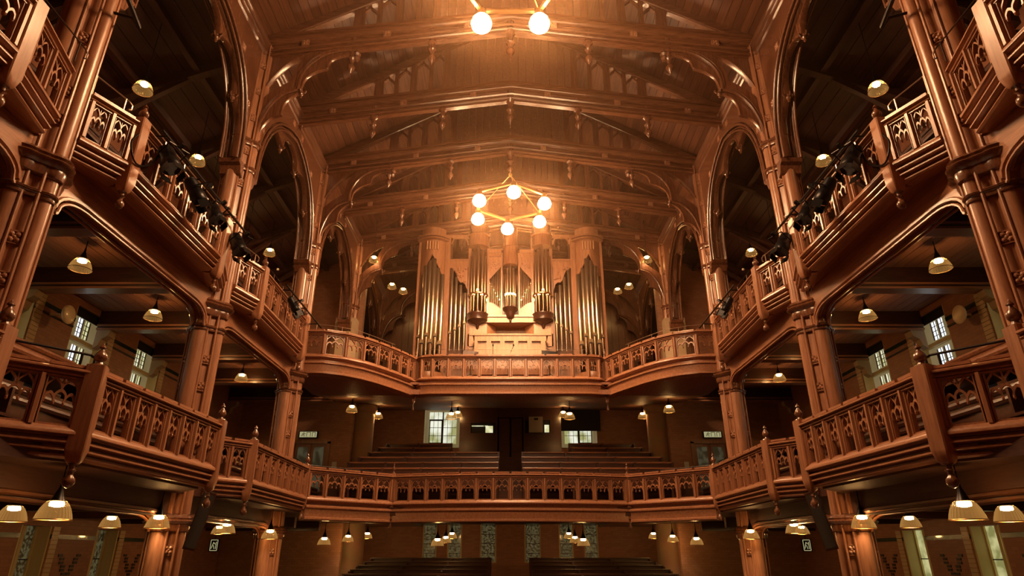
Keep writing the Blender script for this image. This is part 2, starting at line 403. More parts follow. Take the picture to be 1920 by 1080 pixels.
# end wall windows
for (x0, x1, z0, z1) in ENDW:
    wn += 1; m = MB(); y = YE + .12
    m.box2((x0, y, z0), (x0 + .16, y + .1, z1)); m.box2((x1 - .16, y, z0), (x1, y + .1, z1)); m.box2((x0 + .16, y, z0), (x1 - .16, y + .1, z0 + .13)); m.box2((x0 + .16, y, z1 - .1), (x1 - .16, y + .1, z1))
    m.box2((x0 - .12, YE - .12, z0 - .1), (x1 + .12, YE + .12, z0))
    for xx in (x0 - .1, x1): m.box2((xx, YE - .06, z0), (xx + .1, YE + .0, z1))
    wo = struct('window_%d' % wn, m, CREAM_GLOW); xm = (x0 + x1) / 2
    for (a, b) in ((x0 + .16, xm - .02), (xm + .02, x1 - .16)):
        MB().box2((a, y + .05, z0 + .13), (b, y + .07, z1 - .1)).build('pane', PANE_END, wo)
    g = MB(); g.box2((xm - .035, y - .01, z0 + .13), (xm + .035, y + .05, z1 - .1))
    for k in range(1, 4):
        zz = z0 + .13 + (z1 - z0 - .2) * k / 4; g.box2((x0 + .16, y + .0, zz - .012), (x1 - .16, y + .04, zz + .012))
    for a in (.33, .66):
        for (u, v) in ((x0 + .16, xm - .02), (xm + .02, x1 - .16)): xx = u + (v - u) * a; g.box2((xx - .01, y + .0, z0 + .13), (xx + .01, y + .04, z1 - .1))
    g.build('glazing_bar', IRON, wo)
    cs = MB(); xa, xb = (x0 + .17, xm - .03) if x0 < 0 else (xm + .03, x1 - .17)
    for (p, q) in (((xa, z0 + .14), (xa + .05, z1 - .55)), ((xb - .05, z0 + .14), (xb, z1 - .55)), ((xa, z0 + .14), (xb, z0 + .2)), ((xa, z1 - .61), (xb, z1 - .55))):
        cs.box2((p[0], y - .03, p[1]), (q[0], y + .03, q[1]))
    cs.build('casement', IRON, wo)
bl = MB(); bl.box2((2.7, YE - .26, 6.55), (5.15, YE - .23, 8.1)); bl.lathe([(.05, 2.65), (.05, 5.2)], (0, YE - .25, 8.05), 8, 'x'); bl.box2((2.7, YE - .275, 6.5), (5.15, YE - .22, 6.55))
tag(bl.build('roller_blind', BLIND), 'black roller blind pulled down over most of an end wall window', 'blind')
for (x0, x1, z0, z1) in LOWW:
    wn += 1; m = MB(); y = YE + .1
    m.box2((x0, y, z0), (x0 + .08, y + .1, z1)); m.box2((x1 - .08, y, z0), (x1, y + .1, z1)); m.box2((x0 + .08, y, z0), (x1 - .08, y + .1, z0 + .06))
    wo = struct('window_%d' % wn, m, CREAM)
    MB().box2((x0 + .08, y + .05, z0 + .06), (x1 - .08, y + .07, z1)).build('pane', PANE_STAIN, wo)
    g = MB()
    for k in range(1, 5): zz = z0 + (z1 - z0) * k / 5; g.box2((x0 + .08, y + .0, zz - .012), (x1 - .08, y + .04, zz + .012))
    g.build('glazing_bar', IRON, wo)

# aisle end walls with doors at Y=31
for s in (-1, 1):
    ax = [(8.65, 10.25)]
    m = MB(); Y0 = 30.9
    def b2(x0, z0, x1, z1, y0=Y0, y1=Y0 + .35): m.box2((s * x0, y0, z0), (s * x1, y1, z1))
    b2(7.7, FLOOR, 8.75, 15); b2(8.75, FLOOR, 10.45, 2.4); b2(8.75, 4.95, 10.45, 15); b2(10.45, FLOOR, 13.2, 15)
    we = struct('wall_aisle_end_' + side(s), m, BRICK_R)
    m = MB(); b2 = lambda x0, z0, x1, z1, y0=Y0 - .05, y1=Y0 + .12: m.box2((s * x0, y0, z0), (s * x1, y1, z1))
    b2(8.68, 2.4, 8.83, 5.03); b2(10.37, 2.4, 10.52, 5.03); b2(8.68, 4.93, 10.52, 5.1)
    do = struct('door_%d' % (1 if s < 0 else 2), m, W_Z)
    for (a, b) in ((8.85, 9.58), (9.62, 10.35)):
        m = MB(); m.box2((s * a, Y0 + .02, 2.4), (s * (a + .12), Y0 + .07, 4.92)); m.box2((s * (b - .12), Y0 + .02, 2.4), (s * b, Y0 + .07, 4.92))
        for (z0, z1) in ((2.4, 2.75), (4.78, 4.92)): m.box2((s * (a + .12), Y0 + .02, z0), (s * (b - .12), Y0 + .07, z1))
        lf = m.build('door_leaf', W_Z, do)
        g = MB().box2((s * (a + .12), Y0 + .04, 2.75), (s * (b - .12), Y0 + .05, 4.78)); sub('pane', g.mesh('pane'), PANE_DIM, lf)
        h = MB(); h.lathe([(.03, 0), (.035, .06), (.02, .07)], (s * (b - .06 if a < 9 else a + .06), Y0 - .05, 3.3), 8, 'y'); sub('handle', h.mesh('handle'), BRASS, lf)
    # exit sign
    t = thing('exit_sign', 'lit running-figure exit sign over the %s gallery door' % side(s), 'sign', (s * 9.75, Y0 - .16, 5.2))
    MB().box2((s * 9.3, Y0 - .17, 5.18), (s * 10.2, Y0 - .05, 5.5)).build('case', BLACK, t)
    MB().box2((s * 9.34, Y0 - .18, 5.21), (s * 10.16, Y0 - .17, 5.47)).build('face', EXITM, t)
    g = MB(); cx = s * 9.75 - .22; yy = Y0 - .186; z = 5.34
    def bar(a, b, r=.013): g.tube([(cx + a[0], yy, z + a[1]), (cx + b[0], yy, z + b[1])], r, 5)
    g.lathe([(.005, -.008), (.022, 0), (.005, .008)], (cx + .01, yy, z + .09), 8, 'y')
    for a, b in (((.0, .06), (-.02, -.01)), ((-.02, -.01), (.04, -.04)), ((.04, -.04), (.03, -.1)), ((-.02, -.01), (-.06, -.06)), ((-.06, -.06), (-.12, -.06)), ((0, .05), (.06, .02)), ((.06, .02), (.09, .05)), ((0, .05), (-.06, .03)), ((-.06, .03), (-.08, -.01))): bar(a, b)
    for a, b in (((.15, .1), (.15, -.1)), ((.15, .1), (.33, .1)), ((.33, .1), (.33, -.1)), ((.42, .1), (.42, -.1)), ((.42, .1), (.56, .1)), ((.56, .1), (.56, -.1))): bar(a, b)
    g.build('pictogram', plain('exit_sign_green', (.02, .06, .03), .5), t)
    # notice + call point next to the door
    t = tag(MB().box2((s * 8.28, Y0 - .03, 3.75), (s * 8.5, Y0 - .0, 4.08)).build('notice', PAPER), 'small white notice on the brick beside the %s gallery door' % side(s), 'notice')
    t = thing('call_point', 'small fire call point below the notice beside the %s gallery door' % side(s), 'call point', (s * 8.6, Y0, 3.6))
    MB().box2((s * 8.55, Y0 - .05, 3.55), (s * 8.67, Y0, 3.67)).build('case', plain('dull_red_plastic', (.25, .05, .03), .5), t)
    MB().box2((s * 8.575, Y0 - .06, 3.575), (s * 8.645, Y0 - .05, 3.645)).build('glass', PAPER, t)
    # round piers carrying the organ loft
    p = thing('round_pier', 'thick round plastered pier under the organ loft, %s of the pews' % side(s), 'pier', (s * 7.55, 32.2, FLOOR))
    MB().lathe([(.72, FLOOR), (.72, FLOOR + .3), (.62, FLOOR + .4), (.6, 1.9), (.62, 2.6), (.60, 7.02)], (s * 7.55, 32.2, 0), 28).build('shaft', PIER, p)
    MB().lathe([(.6, 6.6), (.68, 6.7), (.72, 6.85), (.66, 7.02)], (s * 7.55, 32.2, 0), 28).build('collar', PIER, p)
    # masonry pier stump above the organ loft floor, under the fourth pillar
    p = thing('stone_pier', 'squat brick and stone pier under the last %s pillar in the organ loft' % side(s), 'pier', (s * PX, PY[4], 7.0))
    MB().extrude([(s * PX + a, PY[4] + b, 7.0) for a, b in ((-.62, -.3), (-.3, -.62), (.3, -.62), (.62, -.3), (.62, .3), (.3, .62), (-.3, .62), (-.62, .3))], (0, 0, 2.6)).build('base', STONE, p)
    MB().box2((s * PX - .5, PY[4] - .30, 9.6), (s * PX + .5, PY[4] + .30, 10.7)).build('cap', STONE, p)

# ------------------------------------------------------------------ main roof and aisle roofs
RZ0, RZ1 = 15.25, 19.9
rn = math.sqrt(8.5 ** 2 + (RZ1 - RZ0) ** 2); ang = math.atan2(RZ1 - RZ0, 8.5)
for s in (-1, 1):
    m = MB(); m.extrude([(s * 8.6, YB, RZ0 + .05), (0, YB, RZ1 + .1), (0, YB, RZ1 + .3), (s * 8.6, YB, RZ0 + .25)], (0, YE - YB, 0))
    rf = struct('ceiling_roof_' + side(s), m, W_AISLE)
    n = 34; bw = rn / n
    for i in range(n):
        t0 = (i + .03) / n; t1 = (i + .97) / n; dz = random.uniform(-.012, .012)
        a = (s * (8.5 - 8.5 * t0), RZ0 + (RZ1 - RZ0) * t0 + dz); b = (s * (8.5 - 8.5 * t1), RZ0 + (RZ1 - RZ0) * t1 + dz)
        MB().extrude([(a[0], 6, a[1]), (b[0], 6, b[1]), (b[0], 6, b[1] + .05), (a[0], 6, a[1] + .05)], (0, YE - 6, 0)).build('roof_board', W_ROOF if random.random() < .6 else W_ROOF2, rf)
    # aisle roof sloping to the outer wall
    m = MB(); m.extrude([(s * 8.3, YB, 15.0), (s * 13.4, YB, 13.0), (s * 13.4, YB, 13.2), (s * 8.3, YB, 15.2)], (0, YE - YB, 0))
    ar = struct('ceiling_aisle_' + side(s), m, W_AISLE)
    for i in range(12):
        t0 = (i + .03) / 12; t1 = (i + .97) / 12
        a = (s * (8.3 + 4.9 * t0), 15.0 - 1.95 * t0); b = (s * (8.3 + 4.9 * t1), 15.0 - 1.95 * t1)
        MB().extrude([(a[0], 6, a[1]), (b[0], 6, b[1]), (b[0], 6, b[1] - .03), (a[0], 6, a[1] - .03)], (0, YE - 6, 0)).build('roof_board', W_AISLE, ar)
    for k in range(9):
        y = 9.05 + 3.375 * k
        if y > 35: continue
        t = thing('aisle_roof_beam', 'dark braced roof beam over the upper %s gallery, %s from the camera' % (side(s), ORD[k]), 'roof beam', (s * 8.3, y, 14.3))
        MB().extrude([(s * 8.3, y - .12, 14.95), (s * 13.2, y - .12, 13.0), (s * 13.2, y - .12, 12.65), (s * 8.3, y - .12, 14.6)], (0, .24, 0)).build('rafter', W_AISLE, t)
        MB().sweep([(-.08, -.08), (.08, -.08), (.08, .08), (-.08, .08)], smooth_curve([(s * 13.15, y, 10.8), (s * 12.7, y, 11.9), (s * 11.6, y, 12.9), (s * 10.2, y, 13.85)], 5), (0, 1, 0)).build('brace', W_AISLE, t)
    for k, xx in enumerate((9.9, 11.6)):
        z = 15.0 - (xx - 8.3) * .4 - .18
        tag(MB().box2((s * xx - .1, YB, z - .12), (s * xx + .1, YE, z + .12)).build('purlin', W_AISLE), 'dark %s purlin under the %s aisle roof, running the length of the hall' % (('inner', 'outer')[k], side(s)), 'purlin')
# wall plate / cornice along the arcade
for s in (-1, 1):
    prof = [(-.2, -.05), (.22, -.05), (.26, .0), (.22, .04), (.24, .12), (.30, .16), (.32, .22), (.28, .26), (.36, .32), (.38, .38), (-.2, .38)]
    pts = [(PX, YB, 14.7), (PX, YE, 14.7)]
    pts = [(s * x, y, z) for x, y, z in pts]
    if s < 0: pts = pts[::-1]
    tag(MB().sweep(prof, pts).build('cornice', D_Y), 'moulded timber cornice over the %s arcade where the roof trusses land' % side(s), 'cornice')

# ------------------------------------------------------------------ roof trusses
def truss_post_head(m, x0, x1, zt0, zt1, y):
    """pointed tracery head between two posts below the rafter"""
    xm = (x0 + x1) / 2; h = .42 * abs(x1 - x0) + .1
    z0 = min(zt0, zt1)
    pr = [(-.035, -.05), (.035, -.05), (.035, .05), (-.035, .05)]
    m.sweep(pr, smooth_curve([(x0, y, z0 - h * 1.3), (x0 + (xm - x0) * .35, y, z0 - h * .75), (xm, y, z0 - h * .2)], 4), (0, 1, 0))
    m.sweep(pr, smooth_curve([(x1, y, z0 - h * 1.3), (x1 + (xm - x1) * .35, y, z0 - h * .75), (xm, y, z0 - h * .2)], 4), (0, 1, 0))
    m.box2((xm - .035, y - .05, z0 - h * .25), (xm + .035, y + .05, max(zt0, zt1)))
TY = [9.05 + 3.375 * k for k in range(9)]
tn = 0
for k, y in enumerate(TY):
    if k > 7: continue
    t = thing('roof_truss', 'carved timber roof truss spanning the hall, %s' % ['nearest of all, just above the picture', 'second, over the near chandelier', 'third, directly behind the near chandelier', 'fourth, bare at its ends between two pillars', 'fifth, from which the far chandelier hangs', 'sixth, just above the far chandelier', 'seventh, close over the tops of the organ towers', 'eighth and last, behind the organ'][k], 'roof truss', (0, y, 15.0), 'trusses of the hall roof')
    for s in (-1, 1):
        # tie beam: cranked, moulded
        hp = [(0, .09), (.05, .09), (.05, .16), (.09, .19), (.14, .16), (.14, .10), (.22, .10), (.22, .17), (.27, .2), (.31, .17), (.31, .10), (.47, .10), (.47, .17), (.52, .24), (.56, .26), (.66, .26), (.66, .21), (.7, .21), (.7, .28), (.8, .28)]
        prof = [(u, v) for u, v in hp] + [(u, -v) for u, v in reversed(hp)]
        a = Vector((s * 8.0, y, 14.6)); b = Vector((0, y, 15.75))
        m = MB(); vs = []
        for p in (a, b):
            for (u, v) in prof: vs.append((p.x, p.y + v, p.z + u))
        n = len(prof); m.add(vs, [tuple(range(n))[::-1], tuple(range(n, 2 * n))] + [(i, (i + 1) % n, n + (i + 1) % n, n + i) for i in range(n)])
        m.build('tie_beam', D_X, t)
        m = MB(); m.sweep([(-.16, -.1), (.16, -.1), (.16, .1), (-.16, .1)], [(s * 8.0, y, 15.3), (0, y, 19.72)], (0, 1, 0))
        m.sweep(circ(.045, 6), [(s * 7.9, y - .12, 15.2), (0, y - .12, 19.55)], (0, 1, 0)); m.build('principal_rafter', D_X, t)
        # queen posts and tracery
        xs = [5.0, 4.35, 3.7, 3.05, 2.45]
        for i, x in enumerate(xs):
            zb = 14.6 + (8.0 - x) / 8.0 * 1.15 + .7; zt = 15.3 + (8.0 - x) / 8.0 * 4.4
            wd = .17 if i in (0,) else (.12 if i % 2 == 0 else .07)
            MB().box2((s * x - wd, y - .08, zb), (s * x + wd, y + .08, zt)).build('queen_post', D_Z, t)
        m = MB()
        for i in range(len(xs) - 1):
            zt = 15.3 + (8.0 - xs[i]) / 8.0 * 4.4; truss_post_head(m, s * xs[i], s * xs[i + 1], zt, zt + .3, y)
        m.build('tracery', D_Z, t)
        for i in range(8):
            xa, xb = s * (.01 + .3 * i), s * (.29 + .3 * i); zz = lambda q: 15.3 + (8.0 - abs(q)) / 8.0 * 4.4
            MB().extrude([(xa, y - .03, 16.2), (xb, y - .03, 16.1), (xb, y - .03, zz(xb)), (xa, y - .03, zz(xa))], (0, .05, 0)).build('infill_board', W_ROOF2, t)
        # pendants and bosses
        for x in (2.53, 5.1):
            zb = 14.6 + (8.0 - x) / 8.0 * 1.15
            MB().lathe([(.13, .5), (.14, .0), (.16, -.04), (.09, -.1), (.07, -.28), (.13, -.33), (.08, -.4), (.055, -.52), (.12, -.62), (.13, -.7), (.07, -.8), (.03, -.88), (.01, -.92)], (s * x, y, zb), 10).build('pendant', D_Z, t)
        for x in (1.4, 4.0, 6.6):
            zb = 14.6 + (8.0 - x) / 8.0 * 1.15
            obj('rosette', ROS, None, t, loc=(s * x, y - .19, zb + .40))
    MB().lathe([(.16, .9), (.16, .1), (.2, .05), (.16, -.02), (.1, -.1), (.09, -.32), (.15, -.4), (.1, -.46), (.07, -.6), (.13, -.7), (.13, -.78), (.05, -.9), (.02, -1.0)], (0, y, 15.75), 10).build('pendant', D_Z, t)
MB_r = MB().box2((-.14, YB, 19.6), (.14, YE, 20.0)); tag(MB_r.build('ridge_beam', W_Y), 'timber ridge beam at the very top of the hall roof', 'ridge beam')

# ------------------------------------------------------------------ pillars
def cluster_outline(r=.0):
    """concave-sided core with lobes on the axes"""
    pts = []
    for q in range(4):
        a0 = q * math.pi / 2
        for (rad, da) in ((.44 + r, -18), (.47 + r, 0), (.44 + r, 18), (.43 + r, 32), (.415 + r, 45), (.43 + r, 58)):
            a = a0 + R(da); pts.append((rad * math.cos(a), rad * math.sin(a)))
    return pts
def ring_outline(g, n=64):
    """outline of core and four shafts grown by g, as one smooth lobed ring"""
    out = []
    for k in range(n):
        a = 2 * math.pi * k / n; best = .375 + g
        for q, (d, r) in enumerate(((.32, .125), (.29, .20), (.32, .125), (.29, .20))):
            t = a - q * math.pi / 2; rr = r + .012 + g
            if math.cos(t) > 0 and abs(d * math.sin(t)) < rr: best = max(best, d * math.cos(t) + math.sqrt(rr * rr - (d * math.sin(t)) ** 2))
        out.append((best * math.cos(a), best * math.sin(a)))
    return out
def ringstack(prof, cx, cy):
    """prof list of (grow, z)"""
    m = MB(); O = [ring_outline(g) for g, z in prof]; n = len(O[0])
    vs = [(cx + p[0], cy + p[1], prof[i][1]) for i in range(len(prof)) for p in O[i]]
    fs = [(j * n + i, j * n + (i + 1) % n, (j + 1) * n + (i + 1) % n, (j + 1) * n + i) for j in range(len(prof) - 1) for i in range(n)]
    fs += [tuple(range(n))[::-1], tuple((len(prof) - 1) * n + i for i in range(n))]
    return m.add(vs, fs)
CORE = [(p[0] * .86, p[1] * .86) for p in cluster_outline(0)]
def pillar(s, y, z0, z1, label):
    cx = s * PX; t = thing('clustered_pillar', label, 'pillar', (cx, y, z0), 'clustered pillars of the arcades')
    m = MB(); m.extrude([(cx + a * .88, y + b * .88, z0) for a, b in CORE], (0, 0, z1 - z0)); m.build('core', W_Z, t)
    for q, (dx, dy, r) in enumerate(((-.32, 0, .125), (.32, 0, .125), (0, -.29, .20), (0, .29, .20))):
        MB().lathe([(r, z0), (r, z1)], (cx + dx, y + dy, 0), 16).build('shaft', W_Z, t)
        # fillets flanking the shaft
    f = MB()
    for a in (28, 60, 120, 152, 208, 240, 300, 332):
        f.lathe([(.028, z0), (.028, z1)], (cx + .40 * math.cos(R(a)), y + .40 * math.sin(R(a)), 0), 8)
    f.build('fillet', W_Z, t)
    for (zc, big) in ((6.05, 1), (.72, .8), (11.35, .5), (5.45, .35), (10.45, .4)):
        if z0 < zc - .3 < z1 - .6:
            b = .13 * big
            ringstack([(0, zc - .3 * big), (b * .3, zc - .27 * big), (b * .5, zc - .16 * big), (b * .4, zc - .1 * big), (b * 1.1, zc - .04 * big), (b * 1.25, zc), (b * .8, zc + .05 * big), (b * 1.0, zc + .09 * big), (b * .5, zc + .16 * big), (0, zc + .2 * big)], cx, y).build('capital', D_Z, t)
    if z0 < 0: ringstack([(.16, z0), (.16, z0 + .3), (.1, z0 + .36), (.12, z0 + .42), (.0, z0 + .5)], cx, y).build('plinth', W_Z, t)
    for zc in (.1, 2.3, 3.9, 4.6, 6.9, 7.5, 8.7, 9.9, 11.0, 12.2, 13.2, 14.2):
        if z0 < zc < z1 - .3:
            for (dx, dy) in ((-s * .245, -.245), (s * .245, -.245)):
                o = obj('rosette', ROS, None, t, loc=(cx + dx, y + dy, zc)); o.rotation_euler = (0, 0, math.atan2(dy, dx) + math.pi / 2)
    return t
PLAB = ['nearest clustered pillar of the %s arcade, beside the camera', 'second clustered pillar of the %s arcade, crossing both near galleries', 'third clustered pillar of the %s arcade, with a loudspeaker at its foot', 'fourth clustered pillar of the %s arcade, where the organ loft begins', 'fifth clustered pillar of the %s arcade, on a brick pier in the organ loft', 'last clustered pillar of the %s arcade, against the end wall']
for s in (-1, 1):
    for i in range(6):
        pillar(s, PY[i], FLOOR if i < 4 else (10.7 if i == 4 else 7.0), 15.1, PLAB[i] % side(s))

# ------------------------------------------------------------------ arcade arches
HALF = [(.44, 10.45), (.5, 11.4), (.7, 12.2), (1.1, 12.95), (1.7, 13.55), (2.5, 13.98), (3.375, 14.2)]
FOIL = [[(.5, 10.6), (.52, 11.3), (.72, 11.9), (1.15, 12.3)], [(1.15, 12.3), (1.2, 12.8), (1.55, 13.25), (2.1, 13.35), (2.6, 13.15)], [(2.6, 13.15), (2.68, 13.5), (2.95, 13.75), (3.375, 13.85)]]
def mirror_half(pts, y0): return [(y0 + d, z) for d, z in pts] + [(y0 + BAY - d, z) for d, z in reversed(pts)]
for s in (-1, 1):
    for i in range(0, 5):
        y0 = PY[i]; X = s * (PX + .0)
        t = thing('arcade_arch', 'cusped timber arch between the %s and %s pillars of the upper %s arcade' % (ORD[i], ORD[i + 1], side(s)), 'arch', (X, y0 + BAY / 2, 14.2), 'cusped arches of the arcades')
        h = [(p.x, p.y) for p in smooth_curve([(a, b, 0) for a, b in HALF], 4)]
        full = [(y0 + d, z) for d, z in h] + [(y0 + BAY - d, z) for d, z in reversed(h[:-1])]
        A = [(X, a, z) for a, z in full]; B = [(X, min(max(a, y0), y0 + BAY) if z > 9.7 else a, 15.0) for a, z in full]
        MB().strip(A, B, (.44, 0, 0)).build('spandrel', D_Z, t)
        for (off, dx, r) in ((0.03, .13, .035), (0.0, .21, .03), (-.09, .27, .04), (-.19, .225, .018), (-.28, .24, .035)):
            for sx in (-1, 1):
                MB().sweep([(u + off, v + sx * dx) for u, v in circ(r, 7)], A, (1, 0, 0)).build('arch_moulding', D_Z, t)
        for sx in (-1, 1):   # outer hood of the arch
            pass
        # cusped foils
        for seg in FOIL:
            g = [(p.x, p.y) for p in smooth_curve([(a, b, 0) for a, b in seg], 4)]
            hh = []
            for (d, z) in g:   # nearest point of main arch
                q = min(h, key=lambda p: (p[0] - d) ** 2 + (p[1] - z) ** 2); hh.append(q)
            for mir in (0, 1):
                f_ = (lambda d: y0 + d) if not mir else (lambda d: y0 + BAY - d)
                G = [(X, f_(d), z) for d, z in g]; H = [(X, f_(d), z) for d, z in hh]
                m = MB(); m.strip(G, H, (.1, 0, 0)); m.sweep(circ(.045, 6, .1), G, (1, 0, 0))
                m.build('cusped_foil', D_Z, t)
        for (d, z) in ((1.15, 12.3), (2.6, 13.15)):
            for yy in (y0 + d, y0 + BAY - d): obj('fleuron', FLE, None, t, loc=(X, yy, z))
        for (d, z) in ((.62, 12.1), (1.5, 13.45), (2.9, 14.1)):
            for yy in (y0 + d, y0 + BAY - d):
                o = obj('rosette', ROS, None, t, loc=(X - s * .2, yy, z + .32)); o.rotation_euler = (0, 0, R(-90) if s > 0 else R(90))
        for yy, q in ((y0, 1), (y0 + BAY, -1)):
            c_ = yy + q * .5
            MB().extrude([(X - .3, yy + q * .3, 10.47), (X - .3, yy + q * .66, 10.47), (X - .3, yy + q * .62, 10.36), (X - .3, yy + q * .52, 10.3), (X - .3, yy + q * .44, 10.08), (X - .3, yy + q * .3, 10.0)], (.6, 0, 0)).build('springer', D_Z, t)
        # corbel where the mid-bay truss lands
        MB().lathe([(.02, -.5), (.06, -.42), (.04, -.34), (.11, -.25), (.07, -.18), (.13, -.08), (.15, 0)], (X - s * .3, y0 + BAY / 2, 14.95), 8).build('corbel', D_Z, t)

# ------------------------------------------------------------------ transverse braces
def brace(s, y, label):
    cx = s * PX; F = lambda a, z: (cx - s * a, y, z)
    t = thing('arched_brace', label, 'brace', (cx, y, 11.4), 'arched braces of the roof')
    c1 = [(.34, 11.4), (.4, 12.0), (.62, 12.7), (.98, 13.18), (1.42, 13.36)]; c2 = [(1.42, 13.36), (1.46, 13.95), (1.78, 14.5), (2.35, 14.88), (3.1, 14.98)]
    def cv(p, n=5): return [(q.x, q.y) for q in smooth_curve([(a, b, 0) for a, b in p], n)]
    g1, g2 = cv(c1), cv(c2)
    # rib webs outwards of the curves
    o1 = cv([(.1, 11.5), (.12, 12.3), (.38, 13.05), (.85, 13.5), (1.2, 13.75)]); o2 = cv([(1.2, 13.75), (1.25, 14.2), (1.55, 14.75), (2.2, 15.1), (3.1, 15.15)])
    m = MB(); m.strip([F(*p) for p in g1], [F(*p) for p in o1], (0, .2, 0)); m.strip([F(*p) for p in g2], [F(*p) for p in o2], (0, .2, 0)); m.build('rib', D_Z, t)
    for (g, r) in ((g1, .05), (g2, .05)):
        for dy in (-.11, .11):
            MB().sweep([(u, v + dy) for u, v in circ(r, 7)], [F(*p) for p in g], (0, 1, 0)).build('rib_moulding', D_Z, t)
            MB().sweep([(u, v + dy) for u, v in circ(.03, 6)], [F(p[0] - .07, p[1] + .08) for p in g], (0, 1, 0)).build('rib_moulding', D_Z, t)
    for (pts, base) in (([(.36, 11.5), (.46, 12.0), (.68, 12.35), (.98, 12.45)], g1), ([(.98, 12.45), (1.0, 12.8), (1.15, 13.1), (1.42, 13.3)], g1), ([(1.46, 13.4), (1.55, 13.85), (1.85, 14.15), (2.2, 14.28)], g2), ([(2.2, 14.28), (2.28, 14.6), (2.6, 14.8), (3.1, 14.9)], g2)):
        g = cv(pts, 4); hh = [min(base, key=lambda p: (p[0] - q[0]) ** 2 + (p[1] - q[1]) ** 2) for q in g]
        m = MB(); m.strip([F(*p) for p in g], [F(*p) for p in hh], (0, .07, 0)); m.sweep(circ(.035, 6, .07), [F(*p) for p in g], (0, 1, 0)); m.build('cusped_foil', D_Z, t)
    # spandrel around the lens opening
    e = cv([(.2, 12.6), (.3, 13.3), (.58, 13.95), (1.0, 14.5), (1.5, 14.8), (1.75, 14.9)], 4)
    cr = []
    for i, p in enumerate(e):
        f_ = i / (len(e) - 1); q = (0.05, 12.6 + 2.55 * f_ * 2) if f_ < .5 else (.05 + (f_ - .5) * 2 * 1.9, 15.15); cr.append(q)
    m = MB(); m.strip([F(*p) for p in e], [F(*p) for p in cr], (0, .14, 0)); m.sweep(circ(.045, 6, .12), [F(*p) for p in e], (0, 1, 0)); m.build('spandrel', D_Z, t)
    obj('fleuron', FLE, None, t, loc=F(1.5, 13.4)); obj('fleuron', FLE, None, t, loc=F(.34, 11.5))
    MB().lathe([(.0, 0), (.07, .03), (.11, .12), (.08, .2), (.13, .28), (.1, .36)], F(3.1, 14.6), 8).build('knop', D_Z, t)
for s in (-1, 1):
    for i, wds in ((1, 'above the second pillar, out of the picture top'), (2, 'above the third pillar, beneath the near chandelier'), (3, 'above the fourth pillar, level with the far chandelier'), (4, 'above the fifth pillar, beside the organ'), (5, 'on the end wall behind the organ')):
        brace(s, PY[i] if i < 5 else 35.9, 'foiled timber brace on the %s side %s' % (side(s), wds))

# ------------------------------------------------------------------ balustrades and gallery fronts
def tracery_mesh():
    """unit-wide pierced head, top at z=0, faces -y/+y, 1.0 wide, about .46 deep"""
    m = MB(); B = lambda w_: [(-w_, -.03), (w_, -.03), (w_, .03), (-w_, .03)]
    P = lambda pts, n=4: smooth_curve([(a, 0, b) for a, b in pts], n)
    def bar(pts, w_=.022, n=4): m.sweep(B(w_), P(pts, n), (0, 1, 0))
    m.box2((-.5, -.035, -.02), (.5, .05, 0))
    for q in (-1, 1):   # stepped frame round the opening
        m.box2((q * .5, -.05, -.77), (q * .475, .06, -.02)); m.box2((q * .475, -.03, -.75), (q * .455, .035, -.02))
    m.box2((-.5, -.05, -.77), (.5, .06, -.745)); m.box2((-.475, -.03, -.745), (.475, .035, -.725))
    bar([(0, 0), (0, -.22)], .02, 1)
    bar([(-.13, -.41), (-.165, -.35), (-.14, -.27), (0, -.215), (.14, -.27), (.165, -.35), (.13, -.41)], .024)
    for q in (-1, 1):
        bar([(q * .15, -.40), (q * .185, -.32), (q * .29, -.26), (q * .40, -.30), (q * .43, -.38)], .024)
        bar([(0, -.215), (q * .05, -.12), (q * .24, -.02)], .018)
        bar([(q * .47, -.27), (q * .44, -.14), (q * .24, -.02)], .018)
        m.lathe([(.01, -.04), (.038, -.02), (.042, .01), (.02, .04)], (q * .15, 0, -.42), 8)
        m.lathe([(.01, -.03), (.028, -.015), (.028, .01), (.02, .03)], (q * .43, 0, -.395), 6)
    return m.mesh('tracery_panel')
TRAC = tracery_mesh(); TRAC.materials.append(W_Z)
RAIL = [(-.14, 0), (.10, 0), (.135, -.02), (.135, -.045), (.10, -.06), (.05, -.065), (.05, -.085), (.09, -.09), (.10, -.105), (.09, -.12), (.04, -.125), (.04, -.14), (.07, -.145), (.07, -.16), (-.06, -.16), (-.06, -.1), (-.14, -.08)]
SILL = [(-.07, -.90), (.05, -.90), (.12, -.96), (.14, -.99), (.14, -1.03), (.10, -1.05), (-.07, -1.05)]
COR = [(-.3, -1.05), (.06, -1.05), (.06, -1.065), (-.02, -1.075), (-.02, -1.10), (.07, -1.11), (.10, -1.13), (.10, -1.155), (.06, -1.17), (-.04, -1.18), (-.04, -1.205), (.03, -1.215), (.06, -1.235), (.06, -1.26), (.02, -1.275), (-.07, -1.285), (-.07, -1.31), (-.01, -1.32), (.0, -1.35), (-.03, -1.38), (-.3, -1.38)]
COR_B = [(-.3, -1.05), (.06, -1.05), (.03, -1.08), (-.03, -1.10), (-.03, -1.16), (.1, -1.2), (.13, -1.22), (.13, -1.27), (.06, -1.30), (.04, -1.56), (.08, -1.58), (.08, -1.64), (-.02, -1.67), (-.3, -1.67)]
